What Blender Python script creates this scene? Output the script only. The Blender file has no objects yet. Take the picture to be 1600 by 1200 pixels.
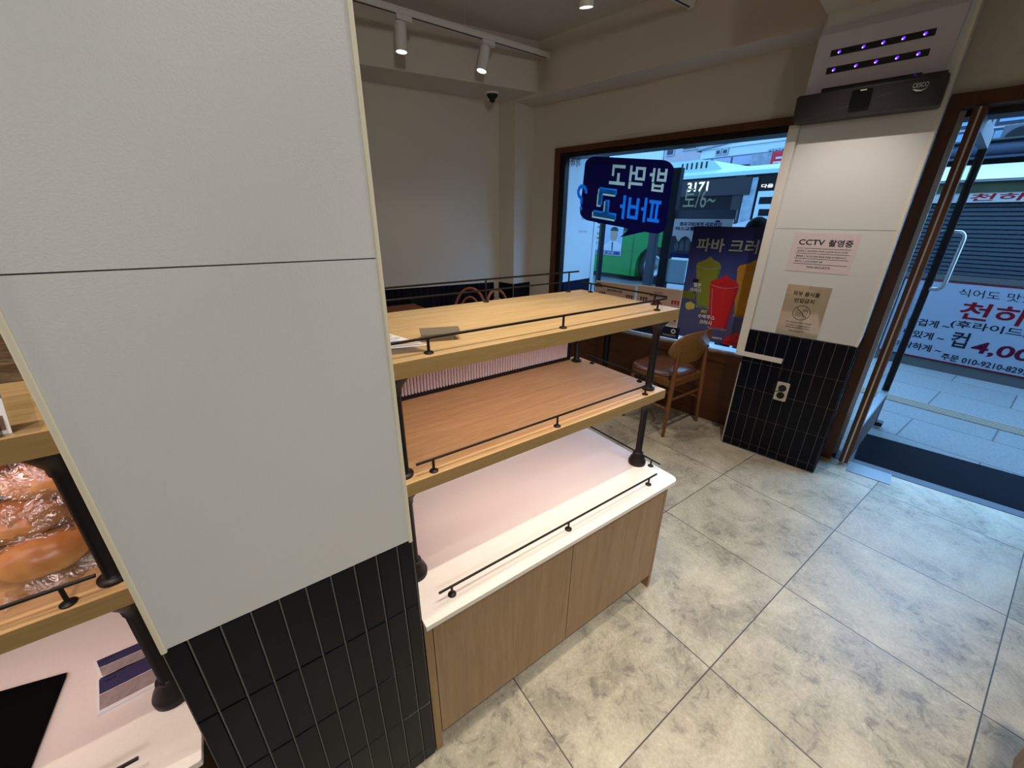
import bpy, bmesh, math, random
from mathutils import Vector, Matrix, noise
random.seed(7)
S = bpy.context.scene
COL = S.collection
PI = math.pi
PHI = math.radians(10.164)          # the shop front is skewed to the shelves by this angle

# ------------------------------------------------------------------ camera
cam_d = bpy.data.cameras.new('camera')
cam = bpy.data.objects.new('camera', cam_d); COL.objects.link(cam)
F_PX = 619.426
cam_d.sensor_fit = 'HORIZONTAL'; cam_d.sensor_width = 36.0; cam_d.lens = F_PX / 1600 * 36.0
cam_d.clip_start = 0.02; cam_d.clip_end = 200
A_, B_, C_ = -0.62384641, 1.17665591, 0.01094307
cam.matrix_world = Matrix.Translation((0, 0, 1.5)) @ (Matrix.Rotation(A_, 4, 'Z') @ Matrix.Rotation(B_, 4, 'X') @ Matrix.Rotation(C_, 4, 'Z'))
S.camera = cam

# ------------------------------------------------------------------ colour management, sky, lamps
S.view_settings.view_transform = 'Standard'
S.view_settings.look = 'None'
S.view_settings.gamma = 1.0
S.view_settings.use_curve_mapping = False
S.view_settings.exposure = 0.0
W_ = bpy.data.worlds.new('sky'); S.world = W_; W_.use_nodes = True
wn = W_.node_tree.nodes; wl = W_.node_tree.links
bg = wn['Background']; bg.inputs[0].default_value = (0.25, 0.55, 1.0, 1); bg.inputs[1].default_value = 9.5

def spot(name, loc, target, watts, color=(1, .86, .70), size=75, blend=.5, radius=.03):
    d = bpy.data.lights.new(name, 'SPOT'); d.energy = watts; d.color = color
    d.spot_size = math.radians(size); d.spot_blend = blend; d.shadow_soft_size = radius
    o = bpy.data.objects.new(name, d); COL.objects.link(o); o.location = loc
    o.rotation_euler = (Vector(target) - Vector(loc)).to_track_quat('-Z', 'Y').to_euler()
    return o
def area(name, loc, target, watts, sx, sy, color, roll=None):
    d = bpy.data.lights.new(name, 'AREA'); d.energy = watts; d.color = color
    d.shape = 'RECTANGLE'; d.size = sx; d.size_y = sy
    o = bpy.data.objects.new(name, d); COL.objects.link(o); o.location = loc
    if target is None: o.rotation_euler = (0, 0, 0)
    else: o.rotation_euler = (Vector(target) - Vector(loc)).to_track_quat('-Z', 'Y').to_euler()
    return o
WARM = (1.0, .925, .79)
NEUT = (1.0, .97, .94)
# track lamps, some out of view; unseen downlights added to light floor and pillar
spot('track_lamp_light', (.42, .62, 2.60), (.42, .66, .5), 41, WARM, 66, .5, .02)
spot('track_lamp_light', (1.12, .62, 2.60), (1.12, .66, .5), 41, WARM, 66, .5, .02)
spot('track_lamp_light', (.80, .32, 2.62), (.80, .42, .5), 20, WARM, 70, .5, .02)
spot('track_lamp_light', (-.75, .62, 2.60), (-.62, .70, .5), 44, WARM, 66, .5, .02)
spot('track_lamp_light', (2.10, .79, 2.60), (2.79, .91, .95), 46, (1, .87, .78), 62, .8, .012)
spot('added_downlight', (1.35, -.45, 2.78), (1.38, -.30, 0), 104, WARM, 72, .8, .04)
spot('added_downlight', (.65, -.55, 2.78), (.75, -.35, 0), 65, WARM, 66, .8, .04)
spot('added_downlight', (-.5, -2.0, 2.55), (0, .6, 1.15), 112, NEUT, 100, .9, .2)
spot('track_lamp_light', (1.84, 1.94, 2.53), (1.90, 1.80, .6), 32, WARM, 90, .9)
spot('track_lamp_light', (.75, 1.94, 2.53), (.75, 1.75, .9), 22, WARM, 80, .8)
spot('track_lamp_light', (1.24, 2.98, 2.43), (1.20, 2.7, .7), 10, WARM, 120, 1)
spot('track_lamp_light', (1.80, 2.98, 2.44), (1.70, 2.6, .7), 8, WARM, 120, 1)

# ------------------------------------------------------------------ frames and helpers
def to_world(p, fr):
    if fr == 'X': return Vector(p)
    c, s = math.cos(PHI), math.sin(PHI)
    return Vector((p[0] * c - p[1] * s, p[0] * s + p[1] * c, p[2]))
BASE = {}
def props(o, label=None, cat=None, group=None, kind=None):
    if label: o['label'] = label
    if cat: o['category'] = cat
    if group: o['group'] = group
    if kind: o['kind'] = kind
    return o
def thing(name, label, cat, base, fr='X', group=None, kind=None):
    o = bpy.data.objects.new(name, None); COL.objects.link(o)
    o.empty_display_size = .05
    o.location = to_world(base, fr); o.rotation_euler = (0, 0, 0 if fr == 'X' else PHI)
    BASE[o.name] = (Vector(base), fr)
    return props(o, label, cat, group, kind)

class MB:
    """collects shapes (coordinates of one frame) and links them as ONE mesh object"""
    def __init__(self): self.bm = bmesh.new(); self.m = 0
    def use(self, i): self.m = i; return self
    def face(self, vs):
        try:
            f = self.bm.faces.new(vs); f.material_index = self.m; return f
        except ValueError: return None
    def poly(self, pts): return self.face([self.bm.verts.new(p) for p in pts])
    def box(self, x0, x1, y0, y1, z0, z1):
        v = [self.bm.verts.new((x, y, z)) for z in (z0, z1) for y in (y0, y1) for x in (x0, x1)]
        for q in ((0, 2, 3, 1), (4, 5, 7, 6), (0, 1, 5, 4), (2, 6, 7, 3), (0, 4, 6, 2), (1, 3, 7, 5)): self.face([v[i] for i in q])
        return v
    def prism(self, pts, vec):
        """polygon extruded along vec"""
        vec = Vector(vec)
        a = [self.bm.verts.new(p) for p in pts]; b = [self.bm.verts.new(Vector(p) + vec) for p in pts]
        self.face(a[::-1]); self.face(b)
        n = len(a)
        for i in range(n): self.face([a[i], a[(i + 1) % n], b[(i + 1) % n], b[i]])
    def cyl(self, p0, p1, r0, r1=None, n=16, cap=True):
        r1 = r0 if r1 is None else r1
        p0, p1 = Vector(p0), Vector(p1); d = (p1 - p0).normalized()
        q = d.to_track_quat('Z', 'Y')
        rings = []
        for p, r in ((p0, r0), (p1, r1)):
            rings.append([self.bm.verts.new(p + q @ Vector((r * math.cos(2 * PI * i / n), r * math.sin(2 * PI * i / n), 0))) for i in range(n)])
        for i in range(n): self.face([rings[0][i], rings[0][(i + 1) % n], rings[1][(i + 1) % n], rings[1][i]])
        if cap: self.face(rings[0][::-1]); self.face(rings[1])
    def lathe(self, c, prof, n=20, axis=(0, 0, 1)):
        """prof: list of (radius, height)"""
        c = Vector(c); q = Vector(axis).to_track_quat('Z', 'Y'); rings = []
        for r, h in prof:
            rings.append([self.bm.verts.new(c + q @ Vector((max(r, 1e-4) * math.cos(2 * PI * i / n), max(r, 1e-4) * math.sin(2 * PI * i / n), h))) for i in range(n)])
        for a, b in zip(rings, rings[1:]):
            for i in range(n): self.face([a[i], a[(i + 1) % n], b[(i + 1) % n], b[i]])
        self.face(rings[0][::-1]); self.face(rings[-1])
    def tube(self, pts, r, n=10, closed=False):
        pts = [Vector(p) for p in pts]; rings = []; N = len(pts)
        rr = r if isinstance(r, (list, tuple)) else [r] * N
        up = None
        for i, p in enumerate(pts):
            a = pts[(i - 1) % N] if (closed or i > 0) else p
            b = pts[(i + 1) % N] if (closed or i < N - 1) else p
            t = (b - a).normalized()
            if up is None:
                up = Vector((0, 0, 1)) if abs(t.z) < .9 else Vector((1, 0, 0))
            up = (up - t * up.dot(t)).normalized(); s = t.cross(up)
            rings.append([self.bm.verts.new(p + rr[i] * (math.cos(2 * PI * k / n) * up + math.sin(2 * PI * k / n) * s)) for k in range(n)])
        for i in range(N if closed else N - 1):
            a, b = rings[i], rings[(i + 1) % N]
            for k in range(n): self.face([a[k], a[(k + 1) % n], b[(k + 1) % n], b[k]])
        if not closed: self.face(rings[0][::-1]); self.face(rings[-1])
    def sphere(self, c, rx, ry=None, rz=None, n=20, m=12, fn=None):
        ry = ry or rx; rz = rz or rx; c = Vector(c); g = []
        for j in range(m + 1):
            th = PI * j / m; row = []
            for i in range(n):
                ph = 2 * PI * i / n
                d = Vector((math.sin(th) * math.cos(ph), math.sin(th) * math.sin(ph), math.cos(th)))
                k = fn(d) if fn else 1.0
                row.append(self.bm.verts.new(c + Vector((d.x * rx, d.y * ry, d.z * rz)) * k))
            g.append(row)
        for j in range(m):
            for i in range(n): self.face([g[j + 1][i], g[j + 1][(i + 1) % n], g[j][(i + 1) % n], g[j][i]])
        bmesh.ops.remove_doubles(self.bm, verts=g[0] + g[m], dist=1e-5)
    def grid(self, fn, nu, nv, thick=None):
        """fn(u,v)->point; optional thickness vector function"""
        G = [[self.bm.verts.new(fn(i / nu, j / nv)) for j in range(nv + 1)] for i in range(nu + 1)]
        for i in range(nu):
            for j in range(nv): self.face([G[i][j], G[i + 1][j], G[i + 1][j + 1], G[i][j + 1]])
        if thick:
            H = [[self.bm.verts.new(Vector(fn(i / nu, j / nv)) + Vector(thick(i / nu, j / nv))) for j in range(nv + 1)] for i in range(nu + 1)]
            for i in range(nu):
                for j in range(nv): self.face([H[i][j], H[i][j + 1], H[i + 1][j + 1], H[i + 1][j]])
            for i in range(nu):
                self.face([G[i][0], H[i][0], H[i + 1][0], G[i + 1][0]]); self.face([G[i][nv], G[i + 1][nv], H[i + 1][nv], H[i][nv]])
            for j in range(nv):
                self.face([G[0][j], G[0][j + 1], H[0][j + 1], H[0][j]]); self.face([G[nu][j], H[nu][j], H[nu][j + 1], G[nu][j + 1]])
    def flat(self, pts, O, ux, uy):
        """2-D polygon laid in a plane"""
        O, ux, uy = Vector(O), Vector(ux), Vector(uy)
        return self.poly([O + ux * p[0] + uy * p[1] for p in pts])
    def text(self, s, O, ux, uy, h, w=None, bold=0.0, shear=0.0, align='L'):
        """lettering: bounding box scaled to height h (and width w)"""
        cu = bpy.data.curves.new('lettering', 'FONT'); cu.body = s; cu.size = 1; cu.offset = bold; cu.shear = shear
        cu.fill_mode = 'FRONT'; cu.resolution_u = 3
        ob = bpy.data.objects.new('lettering', cu); COL.objects.link(ob)
        bpy.context.view_layer.update()
        me = bpy.data.meshes.new_from_object(ob.evaluated_get(bpy.context.evaluated_depsgraph_get()))
        bpy.data.objects.remove(ob); bpy.data.curves.remove(cu)
        if not len(me.vertices): return 0
        xs = [v.co.x for v in me.vertices]; ys = [v.co.y for v in me.vertices]
        x0, x1, y0, y1 = min(xs), max(xs), min(ys), max(ys)
        ky = h / (y1 - y0); kx = (w / (x1 - x0)) if w else ky
        off = {'L': 0, 'C': -(x1 - x0) * kx / 2, 'R': -(x1 - x0) * kx}[align]
        O, ux, uy = Vector(O), Vector(ux), Vector(uy)
        vs = [self.bm.verts.new(O + ux * ((v.co.x - x0) * kx + off) + uy * ((v.co.y - y0) * ky)) for v in me.vertices]
        for p in me.polygons: self.face([vs[i] for i in p.vertices])
        bpy.data.meshes.remove(me)
        return (x1 - x0) * kx
    def build(self, name, mats, parent=None, fr='X', base=None, label=None, cat=None, group=None, kind=None, smooth=None, bevel=None):
        if parent is not None: base, fr = BASE[parent.name]
        elif base is None: base = (0, 0, 0)
        base = Vector(base)
        for v in self.bm.verts: v.co = v.co - base
        if bevel:
            es = [e for e in self.bm.edges if len(e.link_faces) == 2 and e.calc_face_angle(0) > .6]
            bmesh.ops.bevel(self.bm, geom=es, offset=bevel, segments=2, profile=.6, affect='EDGES', clamp_overlap=True)
        bmesh.ops.recalc_face_normals(self.bm, faces=self.bm.faces[:])
        me = bpy.data.meshes.new(name); self.bm.to_mesh(me); self.bm.free()
        for m in (mats if isinstance(mats, (list, tuple)) else [mats]): me.materials.append(m)
        if smooth is not None:
            me.polygons.foreach_set('use_smooth', [True] * len(me.polygons))
            me.set_sharp_from_angle(angle=math.radians(smooth))
        o = bpy.data.objects.new(name, me); COL.objects.link(o)
        if parent is not None: o.parent = parent
        else: o.location = to_world(base, fr); o.rotation_euler = (0, 0, 0 if fr == 'X' else PHI)
        BASE[o.name] = (base, fr)
        return props(o, label, cat, group, kind)
def box(*a): m = MB(); m.box(*a); return m
def copy_tree(o, parent=None):
    c = o.copy(); COL.objects.link(c)
    if parent is not None: c.parent = parent
    BASE[c.name] = BASE[o.name]
    for ch in list(o.children): copy_tree(ch, c)
    return c
def rrect(x0, x1, y0, y1, r, n=6, corners=(1, 1, 1, 1)):
    out = []
    for k, (cx, cy, a) in enumerate(((x1 - r, y0 + r, -90), (x1 - r, y1 - r, 0), (x0 + r, y1 - r, 90), (x0 + r, y0 + r, 180))):
        if corners[k]:
            for i in range(n + 1):
                t = math.radians(a + 90 * i / n); out.append((cx + r * math.cos(t), cy + r * math.sin(t)))
        else: out.append(((x1, y0), (x1, y1), (x0, y1), (x0, y0))[k])
    return out

# ------------------------------------------------------------------ materials
SCALE = 1.0        # multiplies colours; the street's are darkened to offset the boosted sky
def lin(r, g, b):
    f = lambda c: c / 12.92 if c <= .04045 else ((c + .055) / 1.055) ** 2.4
    return (f(r / 255) * SCALE, f(g / 255) * SCALE, f(b / 255) * SCALE, 1)
MATS = {}
def mat(name, col, rough=.5, metal=0, spec=.5, noise_amt=0, noise_scale=40, bump=0, bump_scale=200, emit=None, estr=0, coat=0):
    m = bpy.data.materials.new(name); m.use_nodes = True; n = m.node_tree.nodes; l = m.node_tree.links
    b = n['Principled BSDF']
    if SCALE < 1: spec, coat = spec * .22, 0
    if len(col) == 3: col = (*col, 1)
    b.inputs['Base Color'].default_value = col; b.inputs['Roughness'].default_value = rough
    b.inputs['Metallic'].default_value = metal; b.inputs['Specular IOR Level'].default_value = spec
    b.inputs['Coat Weight'].default_value = coat; b.inputs['Coat Roughness'].default_value = .08
    if emit: b.inputs['Emission Color'].default_value = (*emit, 1); b.inputs['Emission Strength'].default_value = estr
    if noise_amt or bump:
        tc = n.new('ShaderNodeTexCoord')
    if noise_amt:
        nz = n.new('ShaderNodeTexNoise'); nz.inputs['Scale'].default_value = noise_scale; nz.inputs['Detail'].default_value = 6
        l.new(tc.outputs['Object'], nz.inputs['Vector'])
        mx = n.new('ShaderNodeMix'); mx.data_type = 'RGBA'
        mx.inputs['A'].default_value = tuple(c * (1 - noise_amt) for c in col[:3]) + (1,)
        mx.inputs['B'].default_value = tuple(min(1, c * (1 + noise_amt)) for c in col[:3]) + (1,)
        l.new(nz.outputs['Fac'], mx.inputs['Factor']); l.new(mx.outputs['Result'], b.inputs['Base Color'])
    if bump:
        n2 = n.new('ShaderNodeTexNoise'); n2.inputs['Scale'].default_value = bump_scale; n2.inputs['Detail'].default_value = 3
        l.new(tc.outputs['Object'], n2.inputs['Vector'])
        bp = n.new('ShaderNodeBump'); bp.inputs['Strength'].default_value = bump; bp.inputs['Distance'].default_value = .002
        l.new(n2.outputs['Fac'], bp.inputs['Height']); l.new(bp.outputs['Normal'], b.inputs['Normal'])
    MATS[name] = m
    return m
def wood(name, ca, cb, along='x', rough=.45, stretch=14, scale=3.0, contrast=(.3, .72), spec=.4, fine=.35):
    m = bpy.data.materials.new(name); m.use_nodes = True; n = m.node_tree.nodes; l = m.node_tree.links
    b = n['Principled BSDF']; b.inputs['Roughness'].default_value = rough; b.inputs['Specular IOR Level'].default_value = spec
    tc = n.new('ShaderNodeTexCoord'); mp = n.new('ShaderNodeMapping')
    sc = {'x': (1, stretch, stretch), 'y': (stretch, 1, stretch), 'z': (stretch, stretch, 1)}[along]
    mp.inputs['Scale'].default_value = sc
    l.new(tc.outputs['Object'], mp.inputs['Vector'])
    a = n.new('ShaderNodeTexNoise'); a.inputs['Scale'].default_value = scale; a.inputs['Detail'].default_value = 5; a.inputs['Distortion'].default_value = 1.2
    l.new(mp.outputs['Vector'], a.inputs['Vector'])
    f = n.new('ShaderNodeTexNoise'); f.inputs['Scale'].default_value = scale * 9; f.inputs['Detail'].default_value = 3
    l.new(mp.outputs['Vector'], f.inputs['Vector'])
    mm = n.new('ShaderNodeMix'); mm.data_type = 'FLOAT'; mm.inputs[0].default_value = fine
    l.new(a.outputs['Fac'], mm.inputs[2]); l.new(f.outputs['Fac'], mm.inputs[3])
    r = n.new('ShaderNodeValToRGB'); r.color_ramp.elements[0].position = contrast[0]; r.color_ramp.elements[1].position = contrast[1]
    r.color_ramp.elements[0].color = (*ca, 1); r.color_ramp.elements[1].color = (*cb, 1)
    l.new(mm.outputs[0], r.inputs['Fac']); l.new(r.outputs['Color'], b.inputs['Base Color'])
    bp = n.new('ShaderNodeBump'); bp.inputs['Strength'].default_value = .12; bp.inputs['Distance'].default_value = .001
    l.new(mm.outputs[0], bp.inputs['Height']); l.new(bp.outputs['Normal'], b.inputs['Normal'])
    MATS[name] = m
    return m
def glass(name, tint=(.96, .98, .98), gloss=.06, rough=.0, edge=.5):
    m = bpy.data.materials.new(name); m.use_nodes = True; n = m.node_tree.nodes; l = m.node_tree.links
    for x in list(n): n.remove(x)
    o = n.new('ShaderNodeOutputMaterial'); t = n.new('ShaderNodeBsdfTransparent'); t.inputs[0].default_value = (*tint, 1)
    g = n.new('ShaderNodeBsdfGlossy'); g.inputs['Roughness'].default_value = rough
    fr = n.new('ShaderNodeLayerWeight'); fr.inputs[0].default_value = .25
    mr = n.new('ShaderNodeMapRange'); mr.inputs['To Min'].default_value = gloss; mr.inputs['To Max'].default_value = edge
    l.new(fr.outputs['Facing'], mr.inputs['Value'])
    p = n.new('ShaderNodeMath'); p.operation = 'POWER'; p.inputs[1].default_value = 3
    l.new(fr.outputs['Facing'], p.inputs[0]); l.new(p.outputs[0], mr.inputs['Value'])
    mx = n.new('ShaderNodeMixShader'); l.new(mr.outputs[0], mx.inputs[0]); l.new(t.outputs[0], mx.inputs[1]); l.new(g.outputs[0], mx.inputs[2])
    l.new(mx.outputs[0], o.inputs[0]); MATS[name] = m
    return m

M_wall = mat('wall_paint', lin(212, 202, 186), .75, noise_amt=.02, noise_scale=6, bump=.15, bump_scale=260)
M_panel = mat('white_wall_panel', lin(222, 223, 222), .55, noise_amt=.012, noise_scale=3, bump=.12, bump_scale=420)
M_ceil = mat('ceiling_texture', lin(206, 196, 182), .85, noise_amt=.08, noise_scale=120, bump=.5, bump_scale=220)
M_bead = mat('cream_corner_bead', lin(236, 230, 205), .4)
M_white = mat('white_plastic', lin(232, 228, 220), .4)
M_tile = mat('black_glazed_tile', (.0042, .0050, .0105), .26, spec=.14, noise_amt=.25, noise_scale=9)
M_grout = mat('grey_grout', lin(120, 116, 110), .8)
M_dgrout = mat('dark_grout', (.03, .03, .032), .8)
M_black = mat('black_powder_coat', (.008, .007, .0068), .45, spec=.3)
M_iron = mat('black_iron', (.010, .008, .0075), .42, spec=.3, bump=.1, bump_scale=300)
M_oak = wood('light_oak_board', lin(196, 156, 104)[:3], lin(224, 188, 136)[:3], 'x', .42, 16, 2.6, (.34, .66), .4, .42)
M_oakshade = wood('shaded_oak_edge', lin(150, 122, 74)[:3], lin(176, 146, 94)[:3], 'x', .5, 16, 2.6)  # darker copy of the shelf oak: shade on the board edges as colour
M_oakr = wood('light_oak_recess', lin(176, 130, 96)[:3], lin(206, 160, 122)[:3], 'x', .45, 13, 1.8)
M_door = wood('brown_oak_door', lin(138, 110, 80)[:3], lin(168, 138, 104)[:3], 'z', .5, 15, 2.4)
M_side = wood('oak_end_panel', lin(140, 112, 76)[:3], lin(168, 136, 96)[:3], 'z', .5, 15, 2.0)
M_stain = wood('dark_stained_wood', (.070, .024, .009), (.14, .050, .017), 'y', .32, 10, 2.0)
M_frame = wood('brown_frame_wood', (.065, .023, .009), (.125, .046, .015), 'z', .38, 10, 3.0)
M_chair = wood('brown_bent_plywood', lin(122, 84, 44)[:3], lin(152, 108, 60)[:3], 'x', .30, 8, 5.0)
M_cleg = wood('brown_beech', lin(112, 72, 40)[:3], lin(142, 94, 54)[:3], 'z', .35, 10, 5.0)
M_bent = wood('red_brown_bentwood', lin(150, 82, 50)[:3], lin(184, 108, 70)[:3], 'z', .35, 4, 5.0)
M_table = wood('brown_table_top', lin(128, 76, 46)[:3], lin(160, 100, 64)[:3], 'x', .35, 12, 3.0)
M_leather = mat('brown_leather', lin(112, 72, 52), .26, spec=.8, noise_amt=.2, noise_scale=18, bump=.2, bump_scale=120)
M_stone = mat('white_engineered_stone', lin(238, 230, 220), .30, noise_amt=.05, noise_scale=260)
M_alu = mat('brushed_aluminium', lin(200, 202, 205), .32, metal=.9)
M_steel = mat('stainless_steel', lin(160, 160, 160), .36, metal=1)
M_alupaint = mat('pale_grey_metal', lin(205, 212, 222), .45)
M_taupe = mat('taupe_metal', lin(120, 106, 86), .5)
def backlit(name, col, rough=.45, share=.5):
    m = mat(name, col, rough); n = m.node_tree.nodes; l = m.node_tree.links
    t = n.new('ShaderNodeBsdfTranslucent'); t.inputs[0].default_value = col
    x = n.new('ShaderNodeMixShader'); x.inputs[0].default_value = share
    l.new(n['Principled BSDF'].outputs[0], x.inputs[1]); l.new(t.outputs[0], x.inputs[2]); l.new(x.outputs[0], n['Material Output'].inputs[0]); return m
M_paper = mat('white_paper', lin(240, 238, 236), .7)
M_pink = mat('pale_pink_paper', lin(226, 211, 213), .6)
M_beige = mat('beige_card', lin(206, 190, 160), .6)
M_ink = mat('navy_black_ink', (.010, .010, .022), .6)
M_navy = mat('navy_print', lin(16, 18, 78), .45)
M_blue = backlit('bright_blue_print', lin(80, 168, 214), .45, .85)
M_bwhite = backlit('pale_grey_sticker', lin(228, 220, 202), .45, .8)
M_bnavy = backlit('navy_sticker', lin(20, 24, 118), .45, .5)
M_grey = mat('pale_grey_print', lin(200, 206, 206), .5)
M_rubber = mat('black_rubber', (.008, .008, .009), .6)
M_glass = glass('window_glass', (.95, .98, .99), .015, 0, .22)
M_clear = glass('clear_acrylic', (.97, .97, .97), .08, .05, .6)
M_foot = mat('dark_plinth', (.035, .031, .030), .5)

def emis(name, col, strength):
    m = bpy.data.materials.new(name); m.use_nodes = True; n = m.node_tree.nodes; l = m.node_tree.links
    for x in list(n): n.remove(x)
    o = n.new('ShaderNodeOutputMaterial'); e = n.new('ShaderNodeEmission'); e.inputs[0].default_value = (*col, 1); e.inputs[1].default_value = strength
    l.new(e.outputs[0], o.inputs[0]); return m
M_lens = emis('lamp_lens', (1, .93, .84), 6)
M_uv = emis('violet_diode', (.12, .02, 1.0), 3.0)
M_uvw = emis('violet_diode_core', (.55, .40, 1.0), 8.0)
M_led = emis('pink_shelf_strip', (1, .84, .84), 7)
M_ledtext = emis('white_route_display', (.85, .93, 1), 1.4)

def tile_floor():
    m = bpy.data.materials.new('stone_look_floor_tile'); m.use_nodes = True; n = m.node_tree.nodes; l = m.node_tree.links
    b = n['Principled BSDF']; tc = n.new('ShaderNodeTexCoord')
    mp = n.new('ShaderNodeMapping'); mp.inputs['Location'].default_value = (-1.1408 + .605 * 6, -.3336 + .601 * 8, 0)
    l.new(tc.outputs['Object'], mp.inputs['Vector'])
    br = n.new('ShaderNodeTexBrick'); br.offset = 0; br.squash = 1
    br.inputs['Scale'].default_value = 1; br.inputs['Brick Width'].default_value = .605; br.inputs['Row Height'].default_value = .601
    br.inputs['Mortar Size'].default_value = .0022; br.inputs['Mortar Smooth'].default_value = .1; br.inputs['Bias'].default_value = 0
    br.inputs['Color1'].default_value = (.0, .0, .0, 1); br.inputs['Color2'].default_value = (1, 1, 1, 1); br.inputs['Mortar'].default_value = (.5, .5, .5, 1)
    l.new(mp.outputs['Vector'], br.inputs['Vector'])
    # offset the cloud pattern tile by tile
    ad = n.new('ShaderNodeVectorMath'); ad.operation = 'MULTIPLY_ADD'; ad.inputs[1].default_value = (7, 5, 3)
    l.new(br.outputs['Color'], ad.inputs[0]); l.new(mp.outputs['Vector'], ad.inputs[2])
    n1 = n.new('ShaderNodeTexNoise'); n1.inputs['Scale'].default_value = 3.2; n1.inputs['Detail'].default_value = 8; n1.inputs['Roughness'].default_value = .62; n1.inputs['Distortion'].default_value = .5
    n2 = n.new('ShaderNodeTexNoise'); n2.inputs['Scale'].default_value = 17; n2.inputs['Detail'].default_value = 12; n2.inputs['Roughness'].default_value = .78; n2.inputs['Distortion'].default_value = .8
    n3 = n.new('ShaderNodeTexNoise'); n3.inputs['Scale'].default_value = 95; n3.inputs['Detail'].default_value = 4
    for q in (n1, n2, n3): l.new(ad.outputs[0], q.inputs['Vector'])
    r1 = n.new('ShaderNodeValToRGB'); e = r1.color_ramp.elements
    e[0].position = .33; e[0].color = lin(156, 148, 130); e[1].position = .66; e[1].color = lin(206, 196, 172)
    x = r1.color_ramp.elements.new(.5); x.color = lin(187, 177, 155)
    l.new(n1.outputs['Fac'], r1.inputs['Fac'])
    # worn dark flecks gathered where the broad cloud is low
    r2 = n.new('ShaderNodeValToRGB'); e = r2.color_ramp.elements; e[0].position = .52; e[0].color = (0, 0, 0, 1); e[1].position = .60; e[1].color = (1, 1, 1, 1)
    l.new(n2.outputs['Fac'], r2.inputs['Fac'])
    r3 = n.new('ShaderNodeMapRange'); r3.inputs['From Min'].default_value = .58; r3.inputs['From Max'].default_value = .42
    l.new(n1.outputs['Fac'], r3.inputs['Value'])
    mu = n.new('ShaderNodeMath'); mu.operation = 'MULTIPLY'; l.new(r2.outputs['Color'], mu.inputs[0]); l.new(r3.outputs[0], mu.inputs[1])
    mk = n.new('ShaderNodeMath'); mk.operation = 'MULTIPLY'; mk.inputs[1].default_value = .60; l.new(mu.outputs[0], mk.inputs[0])
    m1 = n.new('ShaderNodeMix'); m1.data_type = 'RGBA'; m1.inputs['B'].default_value = lin(104, 98, 90)
    l.new(mk.outputs[0], m1.inputs['Factor']); l.new(r1.outputs['Color'], m1.inputs['A'])
    mo = n.new('ShaderNodeMix'); mo.data_type = 'RGBA'; mo.blend_type = 'OVERLAY'; mo.inputs['Factor'].default_value = .28
    r4 = n.new('ShaderNodeMapRange'); r4.inputs['From Min'].default_value = .46; r4.inputs['From Max'].default_value = .34; r4.inputs['To Max'].default_value = .55
    l.new(n2.outputs['Fac'], r4.inputs['Value'])
    m4 = n.new('ShaderNodeMix'); m4.data_type = 'RGBA'; m4.inputs['B'].default_value = lin(218, 210, 190)
    l.new(r4.outputs[0], m4.inputs['Factor']); l.new(m1.outputs['Result'], m4.inputs['A']); l.new(m4.outputs['Result'], mo.inputs['A']); l.new(n3.outputs['Fac'], mo.inputs['B'])
    m2 = n.new('ShaderNodeMix'); m2.data_type = 'RGBA'; m2.inputs['B'].default_value = lin(78, 72, 66)
    l.new(br.outputs['Fac'], m2.inputs['Factor']); l.new(mo.outputs['Result'], m2.inputs['A'])
    l.new(m2.outputs['Result'], b.inputs['Base Color'])
    rr = n.new('ShaderNodeMapRange'); rr.inputs['To Min'].default_value = .30; rr.inputs['To Max'].default_value = .48
    l.new(n1.outputs['Fac'], rr.inputs['Value']); l.new(rr.outputs[0], b.inputs['Roughness'])
    bp = n.new('ShaderNodeBump'); bp.inputs['Strength'].default_value = .15; bp.inputs['Distance'].default_value = .002
    sb = n.new('ShaderNodeMath'); sb.operation = 'SUBTRACT'; l.new(n2.outputs['Fac'], sb.inputs[0]); l.new(br.outputs['Fac'], sb.inputs[1])
    l.new(sb.outputs[0], bp.inputs['Height']); l.new(bp.outputs['Normal'], b.inputs['Normal'])
    return m
M_floor = tile_floor()
def paving(name, ca, cb, joint, bw, rh, off=.5, loc=(0, 0, 0), rough=.75):
    m = bpy.data.materials.new(name); m.use_nodes = True; n = m.node_tree.nodes; l = m.node_tree.links
    b = n['Principled BSDF']; b.inputs['Roughness'].default_value = rough; tc = n.new('ShaderNodeTexCoord')
    mp = n.new('ShaderNodeMapping'); mp.inputs['Location'].default_value = loc; mp.inputs['Rotation'].default_value = (0, 0, PI / 2)
    l.new(tc.outputs['Object'], mp.inputs['Vector'])
    br = n.new('ShaderNodeTexBrick'); br.offset = off; br.inputs['Scale'].default_value = 1; br.inputs['Brick Width'].default_value = bw; br.inputs['Row Height'].default_value = rh
    br.inputs['Mortar Size'].default_value = .006; br.inputs['Color1'].default_value = ca; br.inputs['Color2'].default_value = cb; br.inputs['Mortar'].default_value = joint
    l.new(mp.outputs['Vector'], br.inputs['Vector'])
    nz = n.new('ShaderNodeTexNoise'); nz.inputs['Scale'].default_value = 60; nz.inputs['Detail'].default_value = 6; l.new(tc.outputs['Object'], nz.inputs['Vector'])
    mx = n.new('ShaderNodeMix'); mx.data_type = 'RGBA'; mx.blend_type = 'OVERLAY'; mx.inputs['Factor'].default_value = .45
    l.new(br.outputs['Color'], mx.inputs['A']); l.new(nz.outputs['Fac'], mx.inputs['B']); l.new(mx.outputs['Result'], b.inputs['Base Color'])
    return m
SCALE = .22
M_pave = paving('granite_paving', lin(186, 186, 184), lin(170, 171, 170), lin(110, 112, 112), .90, .50)
SCALE = 1.0

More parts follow.
